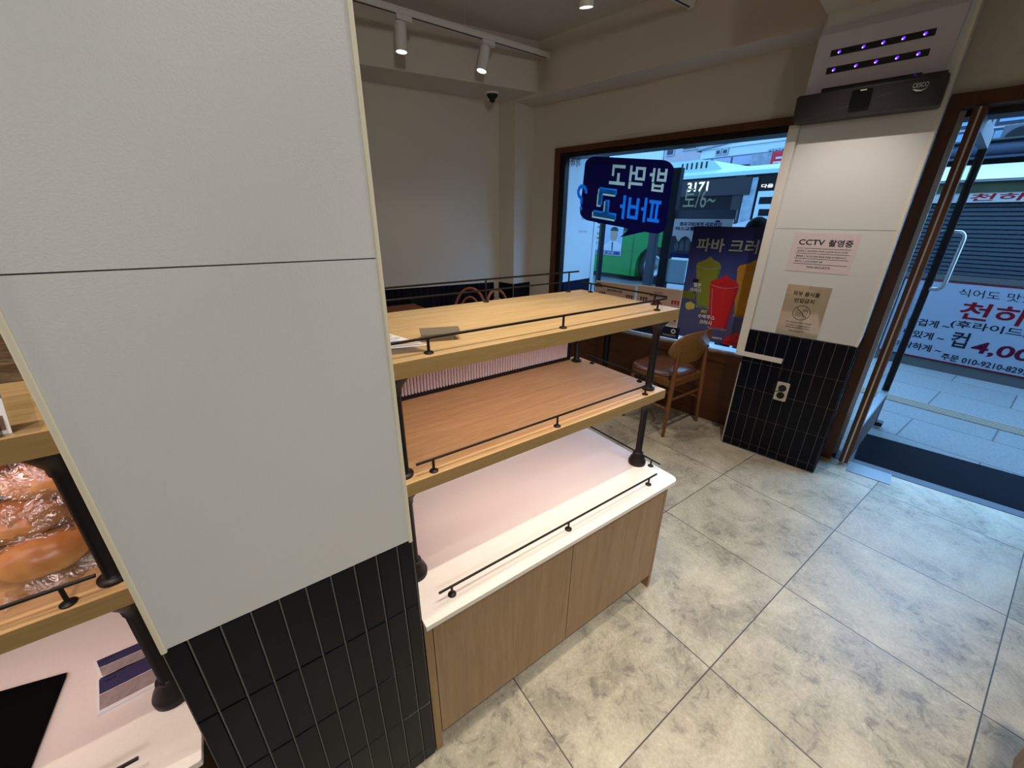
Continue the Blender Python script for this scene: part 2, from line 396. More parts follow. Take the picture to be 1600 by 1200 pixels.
# ------------------------------------------------------------------ the room
yb = lambda x: 3.567 - .10 * (x - 2.363)          # back wall
ysf = lambda x: 3.33 - .164 * (x - 1.116)         # face of the bulkhead before it
def wp(w, u, z=0): return tuple(to_world((w, u, z), 'W'))
a0, a1 = wp(3.26, -3.2), wp(3.26, 3.6)
fl = MB(); fl.prism([(-2.7, -2.7, -.05), (a0[0], -2.7, -.05) if a0[1] < -2.7 else (a0[0], a0[1], -.05), (a1[0], a1[1], -.05), (-2.7, 4.3, -.05)], (0, 0, .05))
fl.build('floor', M_floor, kind='structure', label='beige grey stone-look floor tiles', cat='floor')
ce = MB(); ce.prism([(-2.7, -2.7, 2.81), (4.1, -2.7, 2.81), (4.1, 4.3, 2.81), (-2.7, 4.3, 2.81)], (0, 0, .1))
ce.build('ceiling', M_ceil, kind='structure', label='cream textured ceiling', cat='ceiling')
wb = MB(); wb.prism([(-2.6, yb(-2.6), .0), (2.75, yb(2.75), .0), (2.75, yb(2.75) + .2, .0), (-2.6, yb(-2.6) + .2, .0)], (0, 0, 2.81))
WB = wb.build('wall_back', M_wall, kind='structure', label='back wall above black tiling', cat='wall')
box(-2.7, -2.6, -2.7, 4.3, 0, 2.81).build('wall_left', M_wall, kind='structure', label='left side wall', cat='wall')
box(-2.7, 4.1, -2.7, -2.6, 0, 2.81).build('wall_front', M_wall, kind='structure', label='wall behind the viewer', cat='wall')
bk = MB(); bk.prism([(-2.6, ysf(-2.6), 2.47), (2.52, ysf(2.52), 2.47), (2.6, yb(2.6), 2.47), (-2.6, yb(-2.6), 2.47)], (0, 0, .34))
bk.build('trim_1', M_wall, kind='structure', label='boxed bulkhead along the back wall', cat='bulkhead')

def tiles(mb, O, ux, nrm, cols, rows, gap=.0022, t=.004):
    """bevelled tiles; cols/rows list edges along ux and z; index 1 = grout bed"""
    O, ux, nrm = Vector(O), Vector(ux), Vector(nrm); z = Vector((0, 0, 1))
    mb.use(1)
    a, b2, c0, c1 = cols[0], cols[-1], rows[0], rows[-1]
    mb.poly([O + ux * a + z * c0 + nrm * .001, O + ux * b2 + z * c0 + nrm * .001, O + ux * b2 + z * c1 + nrm * .001, O + ux * a + z * c1 + nrm * .001])
    mb.use(0); g = gap / 2; bv = .0016
    for i in range(len(cols) - 1):
        for j in range(len(rows) - 1):
            x0, x1, z0, z1 = cols[i] + g, cols[i + 1] - g, rows[j] + g, rows[j + 1] - g
            tl = [random.uniform(-.0004, .0004) for _ in range(2)]
            def P(x, zz, h): return mb.bm.verts.new(O + ux * x + z * zz + nrm * (h + (tl[0] * ((x - x0) / (x1 - x0) - .5) + tl[1] * ((zz - z0) / (z1 - z0) - .5)) * (1 if h > .002 else 0)))
            lo = [P(x0, z0, .001), P(x1, z0, .001), P(x1, z1, .001), P(x0, z1, .001)]
            hi = [P(x0 + bv, z0 + bv, t), P(x1 - bv, z0 + bv, t), P(x1 - bv, z1 - bv, t), P(x0 + bv, z1 - bv, t)]
            mb.face(hi)
            for k in range(4): mb.face([lo[k], lo[(k + 1) % 4], hi[(k + 1) % 4], hi[k]])

# back wall wainscot
m = MB(); d = Vector((1, -.10, 0)).normalized(); nn = Vector((-.10, -1, 0)).normalized()
tiles(m, (-.4, yb(-.4) - .001, 0), d, nn, [i * .0558 for i in range(50)], [0, .1, .295, .49, .685, .888])
o = m.build('wall_tiling', [M_tile, M_dgrout], kind='structure', label='black tiling along the back wall', cat='wall tiling')

# near pillar between the two display shelves
PL, PR, PY = -.2139, .2215, .6860
t_ = MB(); t_.box(PL + .004, PR - .004, PY + .004, 1.36, 0, 2.81)
PIL = t_.build('wall_pillar', M_wall, kind='structure', label='white pillar with black tiled foot between the display shelves', cat='pillar')
m = MB(); m.box(PL + .009, PR - .009, PY - .006, PY + .004, .8405, 1.4375); m.box(PL + .009, PR - .009, PY - .006, PY + .004, 1.4395, 2.81)
m.build('wall_panel', M_panel, PIL)
m = MB()
for xa in (PL, PR - .009):
    m.prism(rrect3 := [(p[0], p[1], .835) for p in rrect(xa, xa + .009, PY - .008, PY + .03, .003, 3)], (0, 0, 2.0))
m.build('corner_bead', M_bead, PIL, smooth=40)
m = MB(); cols = [PL] + [-.179 + .0457 * k for k in range(9)] + [PR]
tiles(m, (0, PY, 0), (1, 0, 0), (0, -1, 0), cols, [0, .0545, .2493, .4440, .6387, .8385])
tiles(m, (PR, PY, 0), (0, 1, 0), (1, 0, 0), [i * .0457 for i in range(15)], [0, .0545, .2493, .4440, .6387, .8385])
m.build('tile_wainscot', [M_tile, M_grout], PIL)
m = MB(); m.prism([(.2235, .70, .972), (.2235, .70, 1.115), (.2235, .712, 1.118), (.2235, .716, .97)], (.0012, 0, 0)); 
m.build('paper_label', M_paper, base=(.2235, .70, .97), label='thin white paper slip stuck to the right edge of the near pillar', cat='paper')

# the shop front (frame W: w outwards, u to the left)
w = MB()
w.box(3.22, 3.40, 2.59, 2.90, 0, 2.81)                    # left of the window
w.box(3.22, 3.40, -3.2, 2.59, 2.087, 2.81)                # above window and door
w.box(3.22, 3.40, -3.2, -.98, 0, 2.087)                   # right of the door
w.box(2.975, 3.40, 2.877, 3.35, 0, 2.81)                  # pilaster in the corner
w.box(2.975, 3.22, .60, 2.877, 2.443, 2.81)               # beam above the window
w.box(3.22, 3.40, .095, .66, 0, 2.087)
w.build('wall_window', M_wall, fr='W', kind='structure', label='wall of the shop front', cat='wall')
m = MB(); tiles(m, (2.974, 2.879, 0), (0, 1, 0), (-1, 0, 0), [i * .0558 for i in range(6)], [0, .1, .295, .49, .685, .888])
tiles(m, (2.975, 2.876, 0), (1, 0, 0), (0, -1, 0), [i * .049 for i in range(6)], [0, .1, .295, .49, .685, .888])
m.build('wall_tiling', [M_tile, M_grout], fr='W', kind='structure', label='black tiling on the corner pilaster', cat='wall tiling')
m = MB(); m.box(3.195, 3.222, .66, 2.59, .07, .50); m.box(3.19, 3.222, .66, 2.59, 0, .07); m.box(3.185, 3.222, .66, 2.59, .50, .562)
m.box(3.22, 3.38, .60, 2.59, 0, .562)
m.build('trim_2', M_stain, fr='W', kind='structure', label='dark stained wood panelling below the window', cat='panelling')
# far pillar
FP = MB(); FP.box(2.915, 3.23, .105, .655, 0, 2.46)
FPo = FP.build('wall_column', M_wall, fr='W', kind='structure', label='column with signs between window and door', cat='column')
m = MB(); m.box(2.907, 2.915, .112, .645, .853, 1.4635); m.box(2.907, 2.915, .112, .645, 1.4655, 2.46); m.box(2.915, 3.2, .100, .105, .853, 2.46)
m.build('wall_panel', M_panel, FPo)
m = MB(); m.box(2.905, 2.925, .099, .112, .85, 2.46)
m.build('corner_bead', M_bead, FPo)
m = MB(); rows = [0, .0555, .257, .4530, .6375, .8505]
tiles(m, (2.908, .10, 0), (0, 1, 0), (-1, 0, 0), [0, .037] + [.037 + .0575 * k for k in range(1, 9)] + [.555], rows)
tiles(m, (2.908, .099, 0), (1, 0, 0), (0, -1, 0), [0, .055, .112, .17, .228, .29], rows)
m.build('tile_wainscot', [M_tile, M_grout], FPo)
m = MB(); m.box(2.9, 3.2, .652, .660, 0, .62); m.box(2.897, 2.907, .10, .66, 0, .006)
m.build('edge_strip', M_alu, FPo)
m = MB(); m.box(2.38, 3.22, .13, .655, 2.46, 2.81)
m.build('trim_3', M_wall, fr='W', kind='structure', label='cross beam under the ceiling above the column', cat='beam')

# window
wnd = thing('window_1', 'large shop window in a brown wooden frame', 'window', (3.22, 1.6, .562), 'W', kind='structure')
m = MB(); m.box(3.20, 3.34, 2.535, 2.592, .562, 2.09); m.box(3.20, 3.34, .60, 2.535, 2.046, 2.09)
m.build('window_frame', M_frame, wnd, bevel=.003)
m = MB(); m.box(3.215, 3.36, 2.480, 2.535, .58, 2.046); m.box(3.215, 3.38, .60, 2.480, 2.008, 2.046)
m.build('inner_frame', M_black, wnd)
m = MB(); m.box(3.215, 3.36, .60, 2.487, .562, .580); m.box(3.205, 3.225, .60, 2.487, .580, .592)
m.build('window_sill', M_alupaint, wnd)
m = MB(); m.box(3.232, 3.240, .60, 2.487, .580, 2.018); m.build('window_pane', M_glass, wnd)

# door opening and the leaf standing open
dor = thing('door_1', 'shop door of brown wood and glass standing open to the street', 'door', (3.22, -.4, 0), 'W', kind='structure')
m = MB(); m.box(3.195, 3.30, .045, .095, 0, 2.09); m.box(3.195, 3.30, -.98, .045, 2.03, 2.09); m.box(3.195, 3.30, -.98, -.92, 0, 2.03)
m.build('door_frame', M_frame, dor, bevel=.003)
m = MB(); m.box(3.30, 3.46, .022, .095, 0, 2.03); m.build('outer_jamb', mat('white_jamb_metal', lin(238, 240, 243), .4), dor)
m = MB(); m.box(3.30, 3.46, -.98, .022, 2.0, 2.09); m.build('outer_head', mat('dark_blue_head', (.02, .024, .034), .5), dor)
# leaf axes: from hinge (3.165,-.022) to the far stile (4.11,-.112)
hx, hu, fx, fu = 3.165, -.022, 4.11, -.112
ld = Vector((fx - hx, fu - hu, 0)).normalized(); ln = Vector((ld.y, -ld.x, 0))     # ln points to -u side
def leaf(m, s0, s1, t0, t1, z0, z1):
    o = Vector((hx, hu, 0))
    m.prism([o + ld * s + ln * t + Vector((0, 0, z0)) for s, t in ((s0, t0), (s1, t0), (s1, t1), (s0, t1))], (0, 0, z1 - z0))
m = MB(); leaf(m, 0, .055, -.024, -.004, .02, 2.02); leaf(m, 0, .055, .004, .024, .02, 2.02); LS = m.build('hinge_stile', M_frame, dor, bevel=.002)
m = MB(); leaf(m, .002, .05, -.004, .004, .02, 2.02); m.build('edge_strip', M_alu, dor)
m = MB(); leaf(m, .895, .95, -.02, .02, .02, 2.02); m.build('lock_stile', mat('dark_brown_metal', (.018, .012, .010), .6, spec=.1), dor, bevel=.002)
m = MB(); leaf(m, .055, .895, -.02, .02, 1.93, 2.02); m.build('top_rail', mat('grey_rail_metal', lin(104, 106, 112), .5), dor)
m = MB(); leaf(m, .055, .895, -.018, .018, .02, .27); m.build('kick_panel', mat('grey_brown_metal', lin(74, 66, 63), .75, spec=.1), dor)
m = MB(); leaf(m, .055, .895, -.022, .022, .27, .30); m.build('kick_rail', M_alu, dor)
m = MB(); leaf(m, .055, .895, -.003, .003, .30, 1.93); m.build('door_pane', M_glass, dor)
m = MB(); o = Vector((hx, hu, 0))
def lp(s, t, z): return o + ld * s + ln * t + Vector((0, 0, z))
pts = [lp(.93, .015, 1.45)]
for i in range(7):
    a = PI / 2 * i / 6; pts.append(lp(.93 - .02 * (1 - math.cos(a)), .045 + .035 * math.sin(a), 1.45 - .05 * (1 - math.cos(a))))
for i in range(7):
    a = PI / 2 * i / 6; pts.append(lp(.90, .045 + .035 * math.cos(a), 1.13 - .05 * math.sin(a)))
pts.append(lp(.90, .015, 1.08))
m.tube(pts, .0125, 12); m.build('door_handle', M_steel, dor, smooth=60)
m = MB(); leaf(m, .90, .97, .0, .06, .0, .03); m.build('door_stop', M_rubber, dor)
m = MB(); m.box(3.10, 3.25, -.27, -.05, 0, .004); m.build('floor_pivot_plate', M_steel, dor)
m = MB(); m.box(3.235, 3.31, -.98, .095, -.02, .003); m.build('threshold', mat('grey_metal_threshold', lin(84, 88, 94), .5, metal=.3), dor)

# baseboard-like cable duct, socket
r = MB(); r.box(2.893, 2.907, .652, .700, .690, 1.99); r.box(2.889, 2.907, .428, .700, .672, .700)
r = r.build('cable_duct', M_white, fr='W', base=(2.9, .66, .672), label='white L-shaped cable duct along the left edge of the column', cat='cable duct', bevel=.002)
so = thing('power_socket', 'white double power socket plate on the black tiles', 'socket', (2.904, .386, .49), 'W')
m = MB(); m.prism([(2.904, p[0], p[1]) for p in rrect(.352, .420, .428, .552, .006)], (-.008, 0, 0)); m.build('face_plate', mat('ivory_plastic', lin(214, 206, 190), .4), so)
for zc in (.514, .464):
    m = MB(); m.lathe((2.896, .386, zc), [(.022, 0), (.022, .003), (.019, .004), (.018, .001)], 20, (-1, 0, 0)); m.build('outlet', M_rubber, so, smooth=40)
m = MB(); m.lathe((2.894, .386, .514), [(.017, 0), (.017, .02), (.012, .03)], 16, (-1, 0, 0))
m.tube([(2.868, .386, .512), (2.862, .40, .50), (2.872, .425, .488), (2.892, .434, .50), (2.899, .425, .55), (2.899, .412, .62), (2.897, .418, .66), (2.897, .43, .682)], .0028, 8)
m.build('power_cord', M_rubber, r, smooth=60)

ap = MB(); ap.box(3.214, 3.22, 1.70, 1.99, 2.12, 2.425)
ap.build('access_panel', M_wall, fr='W', base=(3.22, 1.84, 2.12), label='cream access hatch set in the wall above the window', cat='hatch', bevel=.0025)

# ------------------------------------------------------------------ display shelving
def knob(mb, x, y, z, h, r=.0115):
    mb.lathe((x, y, z), [(r, 0), (r, .0025), (r * .75, .0045), (.0034, .006), (.0034, h)], 14)
def unit(dx, side):
    """one bread display: cabinet, worktop, rack; side 'near window' or 'left'"""
    X = lambda x: x + dx
    right = side == 'right'
    cab = thing('base_cabinet', 'brown oak two-door base cabinet of the empty display right of the near pillar' if right else 'oak base cabinet under the display left of the near pillar, mostly out of view', 'cabinet', (X(.74), 1.0, 0), group='base cabinets of the displays')
    m = MB(); m.box(X(.2255), X(.2470), .683, 1.26, 0, .548); m.build('end_panel', M_side, cab)
    m = MB(); m.box(X(1.2395), X(1.2545), .683, 1.26, 0, .548); m.build('end_panel', M_side, cab)
    m = MB(); m.box(X(.247), X(1.2395), .705, 1.25, .085, .548); m.build('carcass', M_side, cab)
    m = MB(); m.box(X(.247), X(1.2395), .745, .76, 0, .085); m.build('plinth', M_foot, cab)
    for x0, x1 in ((.2495, .7435), (.7465, 1.2370)):
        m = MB(); m.box(X(x0), X(x1), .683, .702, .075, .540); m.build('door', M_door, cab, bevel=.0012)
    wt = thing('worktop', 'white speckled stone worktop with black guard rails, right of the near pillar' if right else 'white speckled stone worktop of the display left of the near pillar', 'worktop', (X(.74), 1.0, .550), group='stone worktops')
    m = MB(); m.prism([(p[0], p[1], .5525) for p in rrect(X(.226), X(1.290), .664, 1.285, .032 if right else .004, 8, (1, 0, 0, 0))], (0, 0, .015)); m.build('slab', M_stone, wt, smooth=30, bevel=.0015)
    m = MB(); m.cyl((X(.285), .712, .597), (X(1.205), .712, .597), .0034)
    R1 = m.build('front_rail', M_black, wt, smooth=50)
    for x in (.322, .745, 1.160):
        m = MB(); knob(m, X(x), .712, .5675, .029); m.build('rail_foot', M_black, R1, smooth=50)
    if right:
        m = MB(); m.cyl((X(1.272), .745, .597), (X(1.272), 1.24, .597), .0034)
        R1 = m.build('side_rail', M_black, wt, smooth=50)
        for y in (.785, 1.18):
            m = MB(); knob(m, X(1.272), y, .5675, .029); m.build('rail_foot', M_black, R1, smooth=50)
    rk = thing('display_rack', 'empty two-tier oak display rack on black iron posts, right of the near pillar' if right else 'oak display rack holding bagged bread, left of the near pillar', 'shelf', (X(.76), 1.03, .5675), group='oak display racks')
    for zt, zb, pz in ((1.2137, 1.1758, .9024), (.9024, .867, .5675)):
        m = MB()
        m.box(X(.2255), X(1.2955), .790, 1.278, zt - .016, zt)
        m.box(X(.2255), X(1.2955), .790, .812, zb, zt - .016); m.box(X(.2255), X(1.2955), 1.256, 1.278, zb, zt - .016)
        m.box(X(1.2735), X(1.2955), .812, 1.256, zb, zt - .016); m.box(X(.2255), X(.2475), .812, 1.256, zb, zt - .016)
        sb = m.build('shelf_board', M_oak, rk, bevel=.001)
        m = MB(); m.box(X(.2255), X(1.2955), .7893, .7902, zb, zt - .0006); m.box(X(1.2953), X(1.2962), .790, 1.278, zb, zt - .0006); m.build('edge_shade', M_oakshade, sb)  # thin skin that carries the painted shade of the front and end edges
        m = MB(); m.box(X(.30), X(1.22), .826, .838, zt - .0215, zt - .0165); m.build('light_strip', M_led, sb)
        for px, py in ((1.2443, .833), (1.2443, 1.225), (.268, .833), (.268, 1.225)):
            m = MB()
            if pz < .6: foot = [(.034, 0), (.035, .012), (.033, .018), (.030, .022), (.030, .026), (.022, .040), (.020, .052), (.016, .054)]
            else: foot = [(.024, 0), (.024, .006), (.018, .008), (.0155, .010)]
            top = zb + (.022 if py > .84 and False else 0) - pz
            m.lathe((X(px), py, pz), foot + [(.0130, foot[-1][1] + .004), (.0130, top - .052), (.0155, top - .050), (.0165, top - .036), (.024, top - .024), (.034, top - .010), (.036, top)], 24)
            m.build('post', M_iron, rk, smooth=40)
    # ribbed back panel between the tiers
    m = MB(); n = 74
    for i in range(n):
        xa = X(.305) + i * (.915 / n); xb = xa + .915 / n * .66; k = 6
        pr = []
        for j in range(k + 1):
            t = j / k; pr.append((xa + (xb - xa) * t, 1.262 - .0065 * math.sin(PI * t), .918))
        m.prism(pr + [(xb, 1.268, .918), (xa, 1.268, .918)], (0, 0, .262))
    m.build('ribbed_back_panel', mat('pale_ribbed_acrylic', lin(224, 212, 214), .35) if 'pale_ribbed_acrylic' not in MATS else MATS['pale_ribbed_acrylic'], rk)
    m = MB(); m.box(X(.30), X(1.22), 1.266, 1.270, .918, 1.18); m.build('backing_sheet', MATS.get('mauve_backing') or mat('mauve_backing', lin(112, 92, 100), .6), rk)
    m = MB(); m.box(X(.29), X(1.235), 1.256, 1.272, .9024, .918); m.box(X(1.215), X(1.235), 1.256, 1.272, .918, 1.18); m.box(X(.29), X(.305), 1.256, 1.272, .918, 1.18); m.build('back_frame', M_black, rk)
    def rail(name, pts, zt, h, p0, p1, r=.0034, extra=None):
        m = MB(); m.cyl((*p0, zt + h), (*p1, zt + h), r)
        if extra: m.cyl((*p0, zt + extra), ((p1[0] - .10), p1[1], zt + extra), r * .85)
        R = m.build(name, M_black, rk, smooth=50)
        for (x, y) in pts:
            m = MB(); knob(m, x, y, zt, h); m.build('rail_foot', M_black, R, smooth=50)
    Z3, Z2 = 1.2137, .9024
    if right: rail('front_rail', [(X(.351), .816), (X(.765), .816), (X(1.201), .816)], Z3, .036, (X(.262), .816), (X(1.245), .816))
    rail('front_rail', [(X(.337), .806), (X(.756), .806), (X(1.190), .806)], Z2, .036, (X(.292), .806), (X(1.232), .806))
    if right:
        rail('side_rail', [(X(1.277), 1.205), (X(1.277), .885)], Z3, .036, (X(1.277), .835), (X(1.277), 1.262))
        rail('side_rail', [(X(1.279), 1.16), (X(1.279), .90)], Z2, .030, (X(1.279), .87), (X(1.279), 1.2))
        rail('back_rail', [(X(.375), 1.262), (X(.785), 1.262), (X(1.200), 1.262)], Z3, .082, (X(.262), 1.262), (X(1.255), 1.262), extra=.043)
unit(0, 'right')
unit(-1.513, 'left')
# the pink strips under both shelves are lamps
for dx in (0, -1.513):
    for z, pw in ((1.195, .95), (.884, 1.45)):
        area('shelf_strip_light', (.76 + dx, .845, z), (.76 + dx, 1.12, z - .3), pw, .90, .012, (1.0, .74, .78))

# things on the right rack
pk = thing('price_card', 'white printed price card in a clear sleeve on the top shelf beside the pillar', 'card', (.31, .93, 1.2137))
def slab(O, a, b, h, pr=None):
    O, a, b = Vector(O), Vector(a), Vector(b)
    m = pr or MB(); m.prism([O, O + a, O + a + b, O + b], (0, 0, h)); return m
aa = Vector((.098, -.028, 0)); bb = Vector((-.058, .205, 0)); O = Vector((.262, .852, 1.2142))
slab(O, aa, bb, .014).build('sleeve', M_clear, pk)
slab(O + aa * .03 + bb * .02 + Vector((0, 0, .0142)), aa * .94, bb * .96, .0012).build('printed_sheet', M_paper, pk)
m = MB(); zc = Vector((0, 0, .0158)); ux = aa.normalized(); uy = bb.normalized()
def cp(s, t): return O + zc + aa * s + bb * t
m.use(0); m.poly([cp(.05, .20), cp(.93, .20), cp(.93, .30), cp(.05, .30)]); m.poly([cp(.05, .05), cp(.93, .05), cp(.93, .08), cp(.05, .08)])
m.use(1); m.poly([cp(.05, .12), cp(.93, .12), cp(.93, .17), cp(.05, .17)])
m.poly([cp(.1, .70), cp(.9, .70), cp(.9, .715), cp(.1, .715)])
m.use(2)
for t, wd in ((.36, .5), (.60, .7), (.55, .6), (.66, .4)): m.poly([cp(.35, t), cp(.35 + wd * .8, t), cp(.35 + wd * .8, t + .014), cp(.35, t + .014)])
m.text('[NaVenne]', cp(.30, .42), ux, uy, .016, .058); m.build('print', [mat('muted_blue_print', lin(110, 120, 160), .5), mat('tan_print', lin(206, 160, 120), .5), mat('grey_print', lin(110, 110, 116), .6)], pk)
ct = thing('card_holder', 'small taupe metal card holder lying behind the front rail of the top shelf', 'card holder', (.425, .91, 1.2137))
q = Vector((.088, -.030, 0)).normalized(); q2 = Vector((.030, .088, 0)).normalized(); O = Vector((.372, .905, 1.2142))
slab(O + q * .012, q * .070, q2 * .034, .014).build('lip', M_taupe, ct, bevel=.001)
m = MB(); m.prism([O + Vector((0, 0, .014)), O + q * .100 + Vector((0, 0, .014)), O + q * .100 + q2 * .046 + Vector((0, 0, .020)), O + q2 * .046 + Vector((0, 0, .020))], (0, 0, .004)); m.build('plate', M_taupe, ct, bevel=.0008)

# ------------------------------------------------------------------ things on the left rack
M_film = glass('clear_bag_film', (.97, .97, .96), .24, .17, .8)
n = M_film.node_tree.nodes; l = M_film.node_tree.links
tc = n.new('ShaderNodeTexCoord'); nz = n.new('ShaderNodeTexNoise'); nz.inputs['Scale'].default_value = 26; nz.inputs['Detail'].default_value = 4; nz.inputs['Distortion'].default_value = 2.2
l.new(tc.outputs['Object'], nz.inputs['Vector']); bp = n.new('ShaderNodeBump'); bp.inputs['Strength'].default_value = 1; bp.inputs['Distance'].default_value = .012
l.new(nz.outputs['Fac'], bp.inputs['Height'])
for g in n:
    if g.type == 'BSDF_GLOSSY': l.new(bp.outputs['Normal'], g.inputs['Normal'])
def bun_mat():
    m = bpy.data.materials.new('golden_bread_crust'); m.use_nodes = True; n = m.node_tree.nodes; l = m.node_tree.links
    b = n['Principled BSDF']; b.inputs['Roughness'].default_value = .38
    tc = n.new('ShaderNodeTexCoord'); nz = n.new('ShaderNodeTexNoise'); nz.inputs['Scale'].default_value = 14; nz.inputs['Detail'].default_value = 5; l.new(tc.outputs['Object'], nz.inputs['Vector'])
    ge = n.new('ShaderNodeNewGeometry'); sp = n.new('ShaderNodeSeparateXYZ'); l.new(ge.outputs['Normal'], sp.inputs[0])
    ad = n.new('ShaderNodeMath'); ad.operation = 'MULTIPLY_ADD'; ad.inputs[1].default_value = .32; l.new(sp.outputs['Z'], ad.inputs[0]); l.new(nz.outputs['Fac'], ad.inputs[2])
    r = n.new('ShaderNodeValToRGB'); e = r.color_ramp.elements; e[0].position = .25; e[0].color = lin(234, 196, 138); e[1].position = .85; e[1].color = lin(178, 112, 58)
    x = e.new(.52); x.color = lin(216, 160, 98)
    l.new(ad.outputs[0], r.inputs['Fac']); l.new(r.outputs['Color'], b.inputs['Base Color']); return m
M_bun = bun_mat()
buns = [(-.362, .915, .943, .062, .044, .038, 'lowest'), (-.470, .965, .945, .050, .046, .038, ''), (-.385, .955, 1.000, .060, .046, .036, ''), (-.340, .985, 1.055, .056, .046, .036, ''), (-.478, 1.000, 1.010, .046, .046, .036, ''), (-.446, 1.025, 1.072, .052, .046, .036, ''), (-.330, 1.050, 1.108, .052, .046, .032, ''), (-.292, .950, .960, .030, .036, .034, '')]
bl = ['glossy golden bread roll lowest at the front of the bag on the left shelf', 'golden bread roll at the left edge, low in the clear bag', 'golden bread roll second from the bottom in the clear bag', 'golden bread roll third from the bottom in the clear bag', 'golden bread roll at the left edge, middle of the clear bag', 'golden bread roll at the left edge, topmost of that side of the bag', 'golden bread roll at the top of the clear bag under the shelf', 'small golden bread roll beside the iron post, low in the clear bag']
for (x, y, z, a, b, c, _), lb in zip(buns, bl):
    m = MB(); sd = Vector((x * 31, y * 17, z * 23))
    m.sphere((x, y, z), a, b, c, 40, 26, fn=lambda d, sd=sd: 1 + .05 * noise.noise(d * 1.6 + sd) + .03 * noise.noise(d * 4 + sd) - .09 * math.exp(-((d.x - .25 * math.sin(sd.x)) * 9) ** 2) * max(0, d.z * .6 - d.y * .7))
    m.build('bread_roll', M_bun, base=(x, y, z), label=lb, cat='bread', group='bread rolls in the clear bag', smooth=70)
bag = thing('bread_bag', 'clear crinkled plastic bag of bread rolls on the left display shelf', 'bag', (-.39, 1.0, .9024))
m = MB()
def bagf(d):
    e = 2.8
    k = (abs(d.x) ** e + abs(d.y) ** e + abs(d.z) ** e) ** (-1 / e)
    rid = lambda q, o: 1 - abs(noise.noise(q + Vector((o, o * 2, 3)))) * 2
    return k * (1 + .05 * noise.noise(d * 3 + Vector((3, 1, 7))) + .040 * rid(d * 3.2, 1) + .022 * rid(d * 7.5, 5) - .03)
m.sphere((-.405, .995, 1.020), .122, .096, .112, 110, 70, fn=bagf)
for v in m.bm.verts:
    k = (v.co.z - .905) / .24; v.co.y += .085 * k - .02; v.co.x += .012 * k
m.build('film', M_film, bag, smooth=60)
m = MB(); m.grid(lambda u, v: (-.402 + .125 * u, .842 + .046 * u - .004 + .03 * v + .004 * math.sin(u * 9), .9035 + .018 * v + .005 * math.sin(u * 14 + v * 3)), 24, 6, lambda u, v: (0, 0, .0006))
m.build('sealed_edge', M_film, bag, smooth=60)
pc = thing('price_stand', 'clear price stand with white and navy cards on the upper left shelf', 'price stand', (-.33, .87, 1.2137))
def card(nm, x0, x1, y, z0, h, tilt, mt):
    m = MB(); m.prism([(x0, y, z0), (x1, y, z0), (x1, y + tilt, z0 + h), (x0, y + tilt, z0 + h)], (0, .0015, 0)); return m.build(nm, mt, pc)
card('clear_holder', -.42, -.262, .812, 1.2142, .046, .018, M_clear)
card('clear_foot', -.42, -.257, .795, 1.2142, .003, .03, M_clear)
card('front_card', -.43, -.296, .796, 1.2142, .036, .014, M_paper)
card('back_card', -.45, -.287, .806, 1.2142, .060, .024, M_paper)
m = MB(); m.use(0)
def ck(x0, x1, y, z0, f0, f1, h, tilt, i):
    m.use(i); m.poly([(x0, y - .0008 + tilt * f0, z0 + h * f0), (x1, y - .0008 + tilt * f0, z0 + h * f0), (x1, y - .0008 + tilt * f1, z0 + h * f1), (x0, y - .0008 + tilt * f1, z0 + h * f1)])
ck(-.45, -.287, .806, 1.2142, .80, 1, .060, .024, 0); ck(-.43, -.300, .806, 1.2142, .50, .74, .060, .024, 1); ck(-.43, -.291, .806, 1.2142, .10, .42, .060, .024, 2); ck(-.42, -.301, .796, 1.2142, .12, .72, .036, .014, 2)
m.build('card_print', [M_navy, M_ink, mat('brown_photo_print', lin(120, 78, 56), .5)], pc)
M_bark = wood('weathered_brown_board', (.085, .058, .036), (.24, .175, .115), 'x', .85, 4, 9, (.30, .70), .2, .5)
m = MB()
m.grid(lambda u, v: (-1.0 + .735 * u, 1.08 + .012 * noise.noise(Vector((u * 9, v * 26, 1))), 1.2150 + .34 * v), 60, 40, lambda u, v: (0, .03, 0))
m.build('weathered_board', M_bark, base=(-.6, 1.09, 1.2150), label='rough weathered brown board standing on the upper left shelf behind the price stand', cat='board', smooth=50)
# flat packs and tray on the left worktop
pr = mat('navy_foil_print', lin(58, 56, 92), .35); fo = mat('silver_foil_print', lin(214, 206, 208), .22, metal=.6, noise_amt=.35, noise_scale=90, bump=.8, bump_scale=110)
def pack(lbl, O, a, b, h, split):
    O, a, b = Vector(O), Vector(a), Vector(b); zc = Vector((0, 0, h + .0006))
    t = thing('flat_pack', lbl, 'packet', O, group='flat packets on the left worktop')
    slab(O, a, b, h).build('pouch', M_paper, t, bevel=.0008)
    m = MB(); c = lambda s, q: O + zc + a * s + b * q
    m.use(0); m.poly([c(.04, split), c(.97, split), c(.97, .95), c(.04, .95)])
    m.use(1); m.poly([c(.04, .08), c(.97, .08), c(.97, split - .02), c(.04, split - .02)])
    m.use(2); m.text('MADE', c(.10, .80), a.normalized(), b.normalized(), .006)
    m.build('print', [pr, fo, M_paper], t)
pack('flat navy and silver packet lying in front at the iron post, left worktop', (-.392, .868, .5680), (.104, .006, 0), (-.014, .090, 0), .005, .52)
pack('second flat packet half hidden behind the navy and silver one', (-.400, .955, .5680), (.13, .0, 0), (-.020, .060, 0), .005, .55)
tr = thing('black_tray', 'flat black tray lying on the left stone worktop', 'tray', (-.65, .92, .5675))
m = MB(); m.prism([(-.95, .70, .568), (-.478, .766, .568), (-.463, 1.012, .568), (-.95, 1.14, .568)], (0, 0, .004)); m.build('tray_base', mat('matt_black', (.0016, .0016, .0018), .9, spec=.1), tr)
